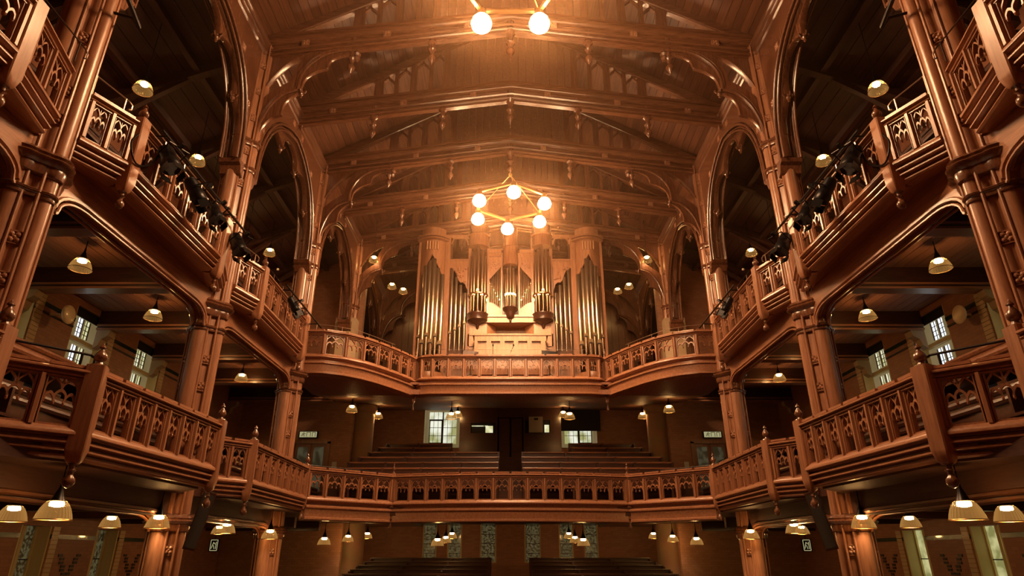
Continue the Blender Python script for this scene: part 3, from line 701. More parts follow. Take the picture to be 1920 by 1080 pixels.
def balustrade(pts, Zr, label, group, cor=COR, ledge=.62, solid_ends=False, tr=None, mull='chamfer'):
    """pts: list of 2D joints (one opening between each); hall side on the left of travel"""
    t = thing('gallery_balustrade', label, 'balustrade', (pts[0][0], pts[0][1], Zr - 1.38), group)
    P = [(p[0], p[1], Zr) for p in pts]
    # merge collinear points for the sweeps
    Q = [P[0]]
    for i in range(1, len(P) - 1):
        a = Vector(P[i]) - Vector(Q[-1]); b = Vector(P[i + 1]) - Vector(P[i])
        if a.normalized().dot(b.normalized()) < .9999: Q.append(P[i])
    Q.append(P[-1])
    MB().sweep(RAIL, Q).build('rail', W_Y, t); MB().sweep(SILL, Q).build('sill', W_Y, t); MB().sweep(cor, Q).build('cornice', W_Y, t)
    n = len(P) - 1
    for i in range(n + 1):
        a = Vector(P[i]); d = (Vector(P[min(i + 1, n)]) - Vector(P[max(i - 1, 0)])).normalized(); rz = math.atan2(d.y, d.x)
        sh = 0
        if i == 0: a = a + d * .05
        if i == n: a = a - d * .05
        m = MB(); wd = .062
        # chamfered mullion, local outline rotated
        cs, sn = math.cos(rz), math.sin(rz)
        ol = [(-wd, -.06), (wd, -.06), (wd, .0), (wd * .8, .02), (wd * .8, .045), (wd * .5, .06), (wd * .4, .11), (-wd * .4, .11), (-wd * .5, .06), (-wd * .8, .045), (-wd * .8, .02), (-wd, .0)]
        pts_ = [(a.x + u * cs - v * sn, a.y + u * sn + v * cs, Zr - .92) for u, v in ol]
        m.extrude(pts_, (0, 0, .78)); m.build('mullion', W_Z, t)
    for i in range(n):
        a = Vector(P[i]); b = Vector(P[i + 1]); d = b - a; L_ = d.length; rz = math.atan2(d.y, d.x)
        u0 = .1 if i == 0 else .062; u1 = .1 if i == n - 1 else .062
        wd = L_ - u0 - u1; c = a + d.normalized() * (u0 + wd / 2)
        o = obj('tracery_panel', TRAC, None, t, loc=(c.x, c.y, Zr - .15), rz=rz, scale=(wd, 1, 1))
    # book ledges along the top
    ll = 0
    for i in range(len(Q) - 1):
        a = Vector(Q[i]); b = Vector(Q[i + 1]); d = b - a; L_ = d.length; k = max(1, round(L_ / ledge)); rz = math.atan2(d.y, d.x)
        nrm = Vector((-d.y, d.x, 0)).normalized()
        for j in range(k):
            c = a + d * ((j + .5) / k) - nrm * .04
            MB().box((c.x, c.y, Zr + .055), (L_ / k - .09, .17, .05), rz).box((c.x, c.y, Zr + .015), (L_ / k - .16, .10, .03), rz).build('book_ledge', W_Y, t)
    return t
def lin(a, b, n): return [(a[0] + (b[0] - a[0]) * i / n, a[1] + (b[1] - a[1]) * i / n) for i in range(n + 1)]
def mir(s, pts):   # right-hand travel order; mirrored and reversed for the left
    return [(p[0] * s, p[1]) for p in pts] if s > 0 else [(-p[0], p[1]) for p in pts][::-1]
def newel(x, y, Zr, label, rz=0, drop=1.45, wd=.12):
    t = thing('newel_post', label, 'newel post', (x, y, Zr - drop - .35), 'newel posts of the gallery fronts')
    cs, sn = math.cos(rz), math.sin(rz)
    def ring(w_, z): return [(x + u * w_ * cs - v * w_ * sn, y + u * w_ * sn + v * w_ * cs, z) for u, v in ((-1, -.86), (-.86, -1), (.86, -1), (1, -.86), (1, .86), (.86, 1), (-.86, 1), (-1, .86))]
    lv = [(wd, Zr + .1), (wd, Zr - drop + .18), (wd * .7, Zr - drop), (wd * .45, Zr - drop - .04)]
    vs = []; [vs.extend(ring(a, b)) for a, b in lv]
    fs = [(j * 8 + i, j * 8 + (i + 1) % 8, (j + 1) * 8 + (i + 1) % 8, (j + 1) * 8 + i) for j in range(3) for i in range(8)] + [tuple(range(8))[::-1], tuple(24 + i for i in range(8))]
    MB().add(vs, fs).build('post', W_Z, t)
    MB().lathe([(wd * .8, .08), (wd * .92, .10), (wd * .8, .125), (wd * .45, .14), (wd * .34, .18), (wd * .55, .20), (wd * .72, .245), (wd * .7, .29), (wd * .42, .345), (wd * .22, .385), (wd * .2, .40), (wd * .4, .42), (wd * .3, .445), (wd * .12, .47), (.003, .5)], (x, y, Zr), 16).build('finial', D_Z, t)
    MB().lathe([(wd * .45, 0), (wd * .62, -.02), (wd * .3, -.05), (wd * .28, -.09), (wd * .5, -.11), (wd * .3, -.14), (wd * .28, -.18), (wd * .62, -.24), (wd * .66, -.29), (wd * .45, -.35), (.005, -.38)], (x, y, Zr - drop - .02), 12).build('drop', D_Z, t)
    return t
ZL, ZU = 2.75, 7.80
GAL_L = 'fronts of the lower gallery'; GAL_U = 'fronts of the upper gallery'
for s in (-1, 1):
    sd = side(s)
    # ---- lower gallery bulges between the pillars
    balustrade(mir(s, lin((7.75, 9.15), (6.85, 10.02), 2)), ZL, 'short slanting lower gallery front on the %s, cut by the picture edge' % sd, GAL_L)
    balustrade(mir(s, lin((6.8, 10.15), (6.7, 14.5), 8)), ZL, 'long lower %s gallery front nearest the camera, eight openings' % sd, GAL_L)
    balustrade(mir(s, lin((6.75, 14.62), (7.6, 15.3), 2)), ZL, 'return of the near lower %s gallery front beside the third pillar' % sd, GAL_L)
    balustrade(mir(s, lin((7.62, 16.35), (6.98, 17.2), 2)), ZL, 'short slanting lower %s gallery front just past the third pillar' % sd, GAL_L)
    balustrade(mir(s, lin((6.94, 17.35), (7.0, 22.3), 8)), ZL, 'long lower %s gallery front running back to the organ end' % sd, GAL_L)
    balustrade(mir(s, lin((6.85, 3.2), (6.85, 7.95), 8)), ZL, 'lower %s gallery front level with the camera, outside the picture edge' % sd, GAL_L)
    balustrade(mir(s, lin((6.95, 8.2), (7.72, 8.85), 2)), ZL, 'edge-on return of lower %s gallery front before the second pillar' % sd, GAL_L)
    newel(s * 6.88, 8.08, ZL, 'newel post at the very edge of the picture on the lower %s gallery' % sd, 0, 1.42, .13)
    newel(s * 6.78, 10.05, ZL, 'big newel post at the near corner of the lower %s gallery' % sd, R(20), 1.42, .14)
    newel(s * 6.68, 14.58, ZL, 'newel post at the far corner of the near lower %s gallery bulge' % sd, R(10), 1.42, .125)
    newel(s * 6.92, 17.28, ZL, 'newel post where the far lower %s gallery bulge begins' % sd, R(20), 1.42, .12)
    newel(s * 7.02, 22.42, ZL, 'newel post where the lower %s gallery meets the end gallery' % sd, R(20), 1.3, .12)
    balustrade(mir(s, lin((6.98, 22.55), (4.5, 24.85), 5)), ZL, 'slanting front of the lower end gallery on the %s, five openings' % sd, GAL_L, cor=COR_B)
    newel(s * 4.45, 24.9, ZL, 'slim newel post on the %s of the lower end gallery front' % sd, 0, 1.5, .08)
    # ---- upper side galleries
    balustrade(mir(s, lin((7.35, 1.6), (7.35, 7.15), 8)), ZU, 'nearest upper %s gallery front, high at the picture edge' % sd, GAL_U)
    balustrade(mir(s, lin((7.4, 7.4), (7.72, 8.62), 2)), ZU, 'two-opening upper %s gallery front in the picture corner before the second pillar' % sd, GAL_U)
    balustrade(mir(s, lin((7.74, 9.3), (7.34, 10.1), 2)), ZU, 'two-opening upper %s gallery front just past the second pillar' % sd, GAL_U)
    balustrade(mir(s, lin((7.3, 10.25), (7.3, 14.1), 6)), ZU, 'upper %s gallery front hung with stage lights between second and third pillar' % sd, GAL_U)
    balustrade(mir(s, lin((7.3, 14.25), (7.72, 15.45), 2)), ZU, 'short upper %s gallery front running into the third pillar' % sd, GAL_U)
    balustrade(mir(s, lin((7.7, 16.0), (7.4, 17.05), 2)), ZU, 'two-opening upper %s gallery front just past the third pillar' % sd, GAL_U)
    balustrade(mir(s, lin((7.38, 17.2), (7.45, 21.3), 6)), ZU, 'far upper %s gallery front beside the far chandelier' % sd, GAL_U)
    balustrade(mir(s, lin((7.45, 21.42), (7.7, 22.2), 1)), ZU, 'single-opening upper %s gallery front at the fourth pillar' % sd, GAL_U)
    for (x, y, l) in ((7.28, 10.18, 'first, with a big light fitting'), (7.28, 14.18, 'second, just before the third pillar'), (7.36, 17.12, 'third, just past the third pillar'), (7.42, 21.36, 'fourth, next to the organ loft'), (7.36, 7.28, 'nearest of all, at the picture edge')):
        newel(s * x, y, ZU, 'tall newel post on the upper %s gallery front, %s' % (sd, l), R(0), 1.5, .13)
    # ---- curved wings of the organ loft
    wing = [(7.78, 22.62), (7.0, 22.62), (6.28, 22.98), (5.72, 23.5), (5.28, 24.1), (4.92, 24.72), (4.6, 25.3), (4.34, 25.82), (4.15, 26.3)]
    balustrade(mir(s, wing), ZU, 'curved pierced front of the organ loft sweeping in from the %s' % sd, GAL_U, cor=COR_B)
    newel(s * 4.1, 26.38, ZU, 'slim newel post between curved and straight organ loft fronts, %s' % sd, 0, 1.85, .07)
ct = [(x, 24.9 - .75 * (1 - (x / 4.4) ** 2)) for x in [4.38 - i * 8.76 / 14 for i in range(15)]]
balustrade(ct, ZL, 'long gently bowed front of the lower end gallery, fourteen openings', GAL_L, cor=COR_B)
ct = [(4.0, 26.4), (3.75, 26.05), (3.3, 25.95)] + [(3.3 - .6667 * i, 25.95) for i in range(1, 9)] + []
ct += [(-3.3, 25.95), (-3.75, 26.05), (-4.0, 26.4)]
q = [(4.0, 26.4), (3.75, 26.05)] + [(3.3 - .66 * i, 25.95) for i in range(11)] + [(-3.75, 26.05), (-4.0, 26.4)]
balustrade(q, ZU + .02, 'straight pierced front of the organ loft below the organ', GAL_U, cor=COR_B)

# gallery decks, soffits, beams -------------------------------------------------
def deck(name, outline, z0, z1, mat):
    m = MB(); m.extrude([(x, y, z0) for x, y in outline], (0, 0, z1 - z0)); o = m.build(name, mat); o['kind'] = 'structure'; return o
for s in (-1, 1):
    sd = side(s)
    lo = [(13.2, YB), (6.9, YB), (6.9, 8.2), (7.65, 9.0), (6.95, 10.1), (6.88, 14.5), (7.75, 15.4), (7.75, 16.3), (7.1, 17.3), (7.15, 22.5), (4.75, 24.7), (4.75, 30.9), (13.2, 30.9)]
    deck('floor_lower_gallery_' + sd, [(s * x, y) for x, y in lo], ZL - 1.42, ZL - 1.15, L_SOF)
    up = [(8.3, YB), (7.5, YB), (7.5, 7.2), (7.85, 8.7), (7.9, 9.1), (7.5, 10.2), (7.5, 14.1), (7.9, 15.4), (7.9, 16.1), (7.55, 17.2), (7.6, 21.3), (7.9, 22.3), (7.9, 22.75), (8.3, 22.75)]
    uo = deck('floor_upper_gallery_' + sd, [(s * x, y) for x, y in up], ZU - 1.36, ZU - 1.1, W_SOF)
    # sloping boarded soffit behind the gallery beam
    so = struct('ceiling_under_upper_gallery_' + sd, MB().box2((s * 8.3, YB, 7.28), (s * 13.2, 30.9, 7.4)), W_SOF)
    for i in range(16):
        x = 8.35 + i * .3; MB().box2((s * x, 6, 7.24 + .0), (s * (x + .285), 30.9, 7.28)).build('soffit_board', W_SOF, so)
    for k in range(7):
        y = 9.05 + 3.375 * k
        t = thing('gallery_cross_beam', 'dark timber cross beam under the upper %s gallery, %s from the camera' % (sd, ORD[k]), 'beam', (s * 8.3, y, 6.55), 'cross beams under the upper galleries')
        MB().box2((s * 8.3, y - .16, 6.62), (s * 13.2, y + .16, 7.24)).build('beam', W_DARK, t)
        m = MB()
        for zz in (6.6, 6.72): m.box2((s * 8.3, y - .2, zz), (s * 13.2, y + .2, zz + .06))
        m.build('moulding', W_X, t)
        MB().extrude([(s * 13.2, y - .14, 6.62), (s * 12.75, y - .14, 6.62), (s * 12.8, y - .14, 6.42), (s * 13.0, y - .14, 6.3), (s * 13.05, y - .14, 6.1), (s * 13.2, y - .14, 6.0)], (0, .28, 0)).build('stone_corbel', STONE, t)
    # longitudinal gallery beams with rounded corners, both levels
    for (zt, zb, sp, lv) in ((6.44, 5.95, 5.45, 'upper'), (1.34, .92, .5, 'lower')):
        for i in range(0, 3 if lv == 'lower' else 3):
            y0 = PY[i]; X = s * PX
            t = thing('gallery_beam', 'round-cornered timber beam carrying the %s %s gallery, bay %s' % (lv, sd, ('nearest the camera', 'between second and third pillar', 'between third and fourth pillar')[i]), 'beam', (X, y0 + BAY / 2, zb), 'longitudinal gallery beams')
            cv = [(.4, sp), (.42, sp + .12)]
            for a in range(0, 91, 15): cv.append((.45 + .75 * (1 - math.cos(R(a))), sp + .12 + (zb - sp - .12) * math.sin(R(a))))
            full = [(y0 + d, z) for d, z in cv] + [(y0 + BAY - d, z) for d, z in reversed(cv)]
            A = [(X, a, z) for a, z in full]; B = [(X, a, zt) for a, z in full]
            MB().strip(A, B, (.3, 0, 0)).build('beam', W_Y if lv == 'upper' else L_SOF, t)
            for dx, off, r in ((.15, 0, .045), (.16, -.1, .03), (-.15, 0, .045), (-.16, -.1, .03), (0, .03, .05)):
                MB().sweep([(u + off, v + dx) for u, v in circ(r, 6)], A, (1, 0, 0)).build('beam_moulding', W_Y if lv == 'upper' else D_Y, t)
    for k in range(7):
        y = 9.05 + 3.375 * k
        tag(MB().box2((s * 8.3, y - .12, .95), (s * 13.2, y + .12, 1.33)).build('joist', W_DARK), 'dark cross joist under the lower %s gallery, %s from the camera' % (sd, ORD[k]), 'joist')
# organ loft floor and sloping soffit, lower end gallery floor
loft = [(7.9, 22.75), (7.0, 22.8), (6.3, 23.15), (5.8, 23.65), (5.0, 24.9), (4.4, 26.1), (4.2, 26.5), (3.75, 26.25), (-3.75, 26.25), (-4.2, 26.5), (-4.4, 26.1), (-5.0, 24.9), (-5.8, 23.65), (-6.3, 23.15), (-7.0, 22.8), (-7.9, 22.75)]
deck('floor_organ_loft', [(8.3, 22.75)] + loft + [(-8.3, 22.75), (-8.3, YE), (8.3, YE)], 6.5, 6.7, W_SOF) if False else None
def zs(y): return 6.15 + (y - 22.7) * .115
m = MB(); sec = [(22.75, 8.3)] 
L2 = [(22.7, 7.9, 8.3), (22.85, 6.9, 8.3), (23.2, 6.25, 8.3), (23.7, 5.75, 8.3), (24.9, 4.98, 8.3), (26.15, 4.38, 8.3), (26.5, 4.15, 8.3)]
ysec = [(22.75, 7.8), (22.9, 6.8), (23.2, 6.2), (23.7, 5.7), (24.3, 5.3), (24.9, 4.95), (25.5, 4.6), (26.0, 4.35), (26.2, 0)]
for i in range(len(ysec) - 1):
    (ya, xa), (yb, xb) = ysec[i], ysec[i + 1]
    if yb == 26.2: break
    for s in (-1, 1):
        za, zb = 6.18, 6.18
        m.add([(s * xa, ya, za), (s * 8.3, ya, za), (s * 8.3, yb, zb), (s * xb, yb, zb), (s * xa, ya, za + .2), (s * 8.3, ya, za + .2), (s * 8.3, yb, zb + .2), (s * xb, yb, zb + .2)], [(0, 1, 2, 3), (7, 6, 5, 4), (0, 4, 5, 1), (1, 5, 6, 2), (2, 6, 7, 3), (3, 7, 4, 0)])
m.extrude([(-8.3, 26.0, 6.18), (-8.3, YE, 7.75), (-8.3, YE, 7.95), (-8.3, 26.0, 6.38)], (16.6, 0, 0))
sf = struct('ceiling_under_organ_loft', m, W_SOF)
for k in range(26):
    y = 26.3 + k * .39; z = 6.18 + (y - 26.0) * .1495
    MB().add([(-8.2, y, z - .02), (8.2, y, z - .02), (8.2, y + .37, z + .035), (-8.2, y + .37, z + .035), (-8.2, y, z + .03), (8.2, y, z + .03), (8.2, y + .37, z + .085), (-8.2, y + .37, z + .085)], [(0, 3, 2, 1), (4, 5, 6, 7), (0, 1, 5, 4), (1, 2, 6, 5), (2, 3, 7, 6), (3, 0, 4, 7)]).build('soffit_board', W_SOF, sf)
struct('floor_organ_loft', MB().extrude([(-8.3, 26.0, 6.6), (8.3, 26.0, 6.6), (8.3, YE, 6.9 + 1.2), (-8.3, YE, 6.9 + 1.2)], (0, 0, .1)), W_SOF)
# stepped lower end gallery
m = MB()
m.extrude([(-4.8, 24.3 + .5, 1.33), (4.8, 24.3 + .5, 1.33), (4.8, 26.0, 1.33), (-4.8, 26.0, 1.33)], (0, 0, .3))
m.extrude([(-4.3, 24.9, 1.1), (-2.5, 24.5, 1.1), (0, 24.35, 1.1), (2.5, 24.5, 1.1), (4.3, 24.9, 1.1), (4.8, 25.5, 1.1), (4.8, 30.9, 1.5), (4.8, YE, 2.1), (-4.8, YE, 2.1), (-4.8, 30.9, 1.5), (-4.8, 25.5, 1.1)], (0, 0, .22))
m.box2((-8.4, 30.9, 1.4), (-4.8, YE, 1.7)); m.box2((8.4, 30.9, 1.4), (4.8, YE, 1.7))
for i in range(9): m.box2((-7.9, 26.2 + i, 1.5), (7.9, YE - 1.5 if i < 8 else YE, 1.9 + .36 * i))
struct('floor_lower_end_gallery', m, W_DARK)

# ------------------------------------------------------------------ pews
def pew(x0, x1, y, zseat, label, group, flip=1, back=.55, mat=None, cat='pew', name='pew'):
    """pew along x, back to +y*flip"""
    mat = mat or W_PEW; t = thing(name, label, cat, ((x0 + x1) / 2, y, zseat - .42), group)
    f = flip; lo, hi = min(x0, x1), max(x0, x1)
    MB().box2((lo, y - .22, zseat - .04), (hi, y + .2, zseat)).build('seat', mat, t)
    b = MB(); b.box2((lo, y + f * .2, zseat + .1), (hi, y + f * .24, zseat + back - .06)); b.build('backrest', W_DARK, t); b = MB()
    b.sweep([(-.05, -.03), (.05, -.03), (.06, .0), (.05, .04), (-.05, .04), (-.06, 0)], [(lo, y + f * .22, zseat + back - .03), (hi, y + f * .22, zseat + back - .03)]); b.build('top_rail', mat, t)
    n = max(2, int((hi - lo) / 1.6) + 1)
    for i in range(n):
        x = lo + .05 + (hi - lo - .1) * i / (n - 1)
        MB().box2((x - .04, y - .2, zseat - .42), (x + .04, y + .24, zseat + back - .06)).build('bench_end', W_DARK, t)
for s in (-1, 1):
    for i in range(7):
        y = 25.95 + i * 1.0; zt = 2.98 + .36 * i
        xi = .5 if i < 5 else 2.9; xo = (6.4, 6.9, 7.0, 6.8, 6.6, 6.4, 6.2)[i]
        pew(s * xi, s * xo, y, zt - .55, 'polished pew row in the lower end gallery, %s of aisle, %s row up' % (side(s), ORD[i]), 'pews of the lower end gallery')
    for i in range(5):
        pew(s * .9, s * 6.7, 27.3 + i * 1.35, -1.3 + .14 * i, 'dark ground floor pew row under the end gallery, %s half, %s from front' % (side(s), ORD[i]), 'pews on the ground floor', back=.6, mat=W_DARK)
    # side gallery pews run lengthwise
    for lv, (Z, tiers) in (('lower', (1.75, ((8.75, 0), (9.6, 1.18), (10.6, 1.4), (11.6, 1.7)))), ('upper', (7.82, ((9.2, 0.0), (10.3, .45), (11.4, .9))))):
        for j, (x, dz) in enumerate(tiers):
            t = thing('gallery_bench', 'long stepped bench in the %s %s gallery, %s tier from the front' % (lv, side(s), ORD[j]), 'bench', (s * x, 9.5, Z + dz), 'benches of the side galleries')
            y0, y1 = (4, 30.5 if j != 1 else 13.7) if lv == 'lower' else (4, 22.6)
            MB().box2((s * (x - .25), y0, Z + dz + .40), (s * (x + .2), y1, Z + dz + .45)).build('seat', W_DARK, t)
            b = MB(); b.box2((s * (x + .2), y0, Z + dz + .5), (s * (x + .24), y1, Z + dz + .95)); b.sweep(circ(.07, 8), [(s * (x + .22), y0, Z + dz + 1.0), (s * (x + .22), y1, Z + dz + 1.0)]); b.sweep(circ(.07, 8), [(s * (x + .2), y0, Z + dz + .82), (s * (x + .2), y1, Z + dz + .82)]); b.build('backrest', W_PEW if (j == 1 and lv == 'lower') else W_DARK, t)
            MB().box2((s * (x - .45), y0, Z + dz - .4), (s * (x + .55), y1, Z + dz)).build('platform', W_DARK, t)
            n = int((y1 - y0) / 2.2)
            for k in range(n + 1):
                yy = y0 + .05 + (y1 - y0 - .1) * k / n; MB().box2((s * (x - .22), yy - .03, Z + dz), (s * (x + .24), yy + .03, Z + dz + .9)).build('bench_end', W_DARK, t)

# choir stalls seen in the organ loft behind the wings
for s in (-1, 1):
    for i in range(3):
        pew(s * 4.7, s * 7.2, 28.6 + i * 1.1 + (2.2 if i > 0 else 0) * 0 + 2.0, 7.6 + .38 * i, 'choir pew at the %s of the organ, %s row' % (side(s), ORD[i]), 'choir pews beside the organ')

# wooden vestibule in the middle of the end wall
t = thing('control_booth', 'dark wooden screen with small windows behind the upper pews', 'booth', (0, 34.6, 4.0))
bt = MB(); Yb = 34.4
for (x0, x1, z0, z1) in ((-2.75, -2.15, 4.0, 8.2), (2.15, 2.75, 4.0, 8.2), (-2.15, -.75, 4.0, 6.05), (-2.15, -.75, 6.6, 8.2), (.75, 2.15, 4.0, 6.05), (.75, 2.15, 6.75, 8.2), (-.75, .75, 6.9, 8.2)): bt.box2((x0, Yb, z0), (x1, Yb + .12, z1))
bt.box2((-2.75, Yb + .12, 4.0), (-2.65, YE, 8.2)); bt.box2((2.65, Yb + .12, 4.0), (2.75, YE, 8.2)); bt.box2((-.8, Yb - .04, 4.0), (-.7, Yb + .16, 8.2)); bt.box2((.7, Yb - .04, 4.0), (.8, Yb + .16, 8.2))
bt.build('screen', W_DARK, t)
for x in (-.62, .05): MB().box2((x, Yb + .04, 4.0), (x + .58, Yb + .09, 6.85)).build('door', W_DARK, t)
for (x0, x1, z0, z1, mt) in ((-2.1, -1.45, 6.42, 6.46, PANE_YEL), (-1.4, -1.22, 6.42, 6.46, PANE_YEL), (-1.35, -.95, 6.08, 6.44, PANE_YEL), (1.85, 2.1, 6.1, 6.5, PANE_YEL)):
    MB().box2((x0, Yb + .03, z0), (x1, Yb + .06, z1)).build('window', mt, t)
MB().box2((-2.15, Yb + .08, 6.05), (-.75, Yb + .1, 6.6)).build('window_back', BLIND, t)
MB().box2((.75, Yb + .08, 6.05), (2.15, Yb + .1, 6.75)).build('window_back', BLIND, t)
t = thing('wall_cabinet', 'pale metal cabinet fixed to the wooden screen', 'cabinet', (1.35, Yb, 6.05))
MB().box2((1.0, Yb - .2, 6.05), (1.75, Yb - .02, 6.9)).build('body', PLASTIC, t); MB().box2((1.28, Yb - .215, 6.72), (1.5, Yb - .2, 6.82)).build('vent', BLACK, t)

# ------------------------------------------------------------------ organ
YO = 28.0
def pipe(t, x, y, z0, z1, r, foot=.5, name='organ_pipe', mat=None):
    """z0 foot tip, mouth at z0+foot"""
    m = MB(); zm = z0 + foot
    m.lathe([(r * .28, z0), (r * .95, zm - .03), (r * 1.0, zm), (r * 1.0, z1 - .02), (r * .9, z1)], (x, y, 0), 12)
    o = m.build(name, mat or PIPE, t)
    # flattened mouth with ears
    g = MB(); g.box2((x - r * .62, y - r * 1.06, zm + .0), (x + r * .62, y - r * .7, zm + r * 1.5)); g.box2((x - r * .8, y - r * 1.2, zm - .03), (x - r * .64, y - r * .7, zm + r * .9)); g.box2((x + r * .64, y - r * 1.2, zm - .03), (x + r * .8, y - r * .7, zm + r * .9))
    sub('mouth', g.mesh('mouth'), PIPE_D, o)
    g = MB(); g.box2((x - r * .6, y - r * 1.1, zm - .015), (x + r * .6, y - r * 1.02, zm + r * .22)); sub('lip', g.mesh('lip'), BLACK, o)
org = thing('pipe_organ', 'great pipe organ with carved oak case and gilded pipes in the loft', 'organ', (0, YO, 7.3))
cs = MB()
cs.box2((-4.55, 29.0, 7.3), (4.55, 29.15, 12.4))     # back boards
cs.box2((-4.55, 29.0, 12.4), (-3.4, 29.15, 14.7)); cs.box2((4.55, 29.0, 12.4), (3.4, 29.15, 14.7)); cs.box2((-1.95, 29.0, 12.4), (-1.1, 29.15, 14.7)); cs.box2((1.95, 29.0, 12.4), (1.1, 29.15, 14.7)); cs.box2((-1.1, 29.0, 12.4), (1.1, 29.15, 13.4))
cs.build('case_back', W_OAK, org)
for s in (-1, 1):
    # pilasters
    for (xa, xb, z1) in ((4.4, 4.52, 14.6), (2.95, 3.2, 14.6), (1.92, 2.06, 14.7), (1.02, 1.14, 14.7), (.38, .47, 13.6)):
        m = MB().box2((s * xa, YO - .05, 7.3 if xa > 1.9 else 10.4), (s * xb, YO + 1.0, z1)); m.box2((s * (xa - .03), YO - .08, z1), (s * (xb + .03), YO + 1.0, z1 + .1)); m.build('pilaster', W_OAK, org)
    # outer tower with six large pipes on a convex plan
    for k in range(6):
        f_ = (k - 2.5) / 2.5; x = 3.8 + f_ * .5; y = YO - .28 * (1 - f_ * f_)
        pipe(org, s * x, y, 7.9 + .1 * (k % 2), 13.45 - abs(f_) * .9 - (.1 if k % 2 else 0), .105 if k % 2 else .135, 1.05 + .25 * (k % 2))
    m = MB(); A = [(s * (3.8 + (k - 5) / 5 * .58), YO - .34 * (1 - ((k - 5) / 5) ** 2), 13.5 - abs(k - 5) / 5 * 1.2) for k in range(11)]; B = [(a[0], a[1], 15.0) for a in A]
    m.strip(A, B, (0, .06, 0)); m.build('carved_screen', W_OAK, org)
    m = MB()
    for k in range(5):
        x_ = s * (3.8 + (k - 2) * .13); m.box2((x_ - .025, YO - .42, 13.75), (x_ + .025, YO - .38, 14.2))
    m.build('screen_slats', W_PALE, org)
    m = MB(); A = [(s * (3.8 + (k - 6) / 6 * .62), YO - .36 * (1 - ((k - 6) / 6) ** 2), 14.3) for k in range(13)]
    if s < 0: A = A
    for (z, o_, h_) in ((14.3, .03, .06), (14.42, .06, .1)):
        m.sweep([(-.2 - o_, z - 14.3), (.2 + o_, z - 14.3), (.2 + o_, z - 14.3 + h_), (-.2 - o_, z - 14.3 + h_)], A)
    m.build('tower_cornice', W_OAK, org)
    m = MB(); m.sweep([(-.15, 0), (.15, 0), (.15, .5), (-.15, .5)], [(a[0], a[1], 7.1) for a in A]); m.build('tower_base', W_OAK, org)
    # outer flat: four pipes rising outwards
    for k in range(4):
        x = 2.18 + k * .22
        pipe(org, s * x, YO + .05, 8.7, 11.6 + k * .42, .085, 1.32 - .16 * k)
    g = MB(); A = [(s * (2.08 + i * .11), YO, 11.75 + i * .11 * 1.45 + .15 * math.sin(i * 1.3)) for i in range(9)]; B = [(a[0], a[1], 12.95) for a in A]
    g.strip(A, B, (0, .05, 0))
    for k in range(16):
        a = random.uniform(2.15, 2.85); zc = random.uniform(12.0 + (a - 2.1) * 1.2, 12.9); g.lathe([(.01, -.05), (.05, -.03), (.07, 0)], (s * a, YO - .03, zc), 6, 'y')
    g.build('carved_screen', W_OAK, org)
    g = MB(); g.box2((s * 2.06, YO - .02, 12.95), (s * 2.95, YO + .5, 13.3)); g.box2((s * 2.04, YO - .06, 13.3), (s * 2.97, YO + .6, 13.38)); g.build('transom', W_OAK, org)
    g = MB(); g.tube(smooth_curve([(s * 2.08, YO, 14.2), (s * 2.2, YO, 14.5), (s * 2.5, YO, 14.6), (s * 2.8, YO, 14.5), (s * 2.92, YO, 14.2)], 4), .05, 6, N=(0, 1, 0)); g.box2((s * 2.06, YO, 14.55), (s * 2.95, YO + .1, 14.75)); g.build('open_arch', W_OAK, org)
    # lower carved scroll beside the console
    g = MB()
    for q in range(2): g.tube([(s * (2.35 + q * .35) + .2 * math.cos(a) * (1 - a / 9), YO - .35, 8.25 + .2 * math.sin(a) * (1 - a / 9)) for a in [i * .5 for i in range(14)]], .035, 6, N=(0, 1, 0))
    g.box2((s * 2.05, YO - .38, 7.9), (s * 2.95, YO - .3, 8.05)); g.build('carved_scroll', W_OAK, org)
    # inner round tower
    cx = s * 1.55
    for k in range(7):
        a = R(-90 + (k - 3) * 32); pipe(org, cx + .36 * math.cos(a), YO - .05 + .36 * math.sin(a), 10.45, 14.0 - abs(k - 3) * .28, .082, .95 - .08 * abs(k - 3) + (.1 if k % 2 else 0), mat=PIPE_B)
    m = MB(); m.lathe([(.03, 9.78), (.07, 9.82), (.09, 9.95), (.16, 10.0), (.42, 10.1), (.48, 10.14), (.48, 10.34), (.52, 10.4), (.52, 10.46), (.3, 10.48)], (cx, YO - .05, 0), 24); m.build('tower_cup', W_DARK, org)
    m = MB(); m.lathe([(.1, 10.48), (.08, 11.3), (.1, 14.0)], (cx, YO + .05, 0), 10); m.build('tower_core', W_DARK, org)
    m = MB(); m.lathe([(.44, 13.95), (.5, 13.97), (.5, 14.55), (.54, 14.6), (.5, 14.66), (.5, 15.1), (.4, 15.12)], (cx, YO - .05, 0), 20); m.build('tower_cornice', D_Z, org)
    m = MB(); m.lathe([(.47, 11.38), (.49, 11.4), (.49, 11.44), (.47, 11.46)], (cx, YO - .05, 0), 20); m.build('tower_ring', BRASS, org)
    # inner flat of small pipes
    for k in range(6):
        x = .53 + k * .092
        pipe(org, s * x, YO + .15, 10.85 + .06 * (k), 12.9 - k * .12, .036, .42 + .11 * k, mat=PIPE_B)
    g = MB(); A = [(s * (.47 + i * .055), YO + .1, 13.0 - i * .055 * 1.2) for i in range(11)]; B = [(a[0], a[1], 13.55) for a in A]; g.strip(A, B, (0, .05, 0))
    for k in range(14):
        a = k * .9; g.lathe([(.01, -.04), (.035, -.03), (.05, 0)], (s * (.75 + .018 * k * math.cos(a)), YO + .07, 13.15 + .018 * k * math.sin(a)), 6, 'y')
    g.build('carved_screen', W_OAK, org)
    g = MB(); g.box2((s * .47, YO + .0, 13.55), (s * 1.04, YO + .6, 13.72)); g.box2((s * .45, YO - .06, 13.72), (s * 1.06, YO + .6, 13.9)); g.build('flat_cornice', W_OAK, org)
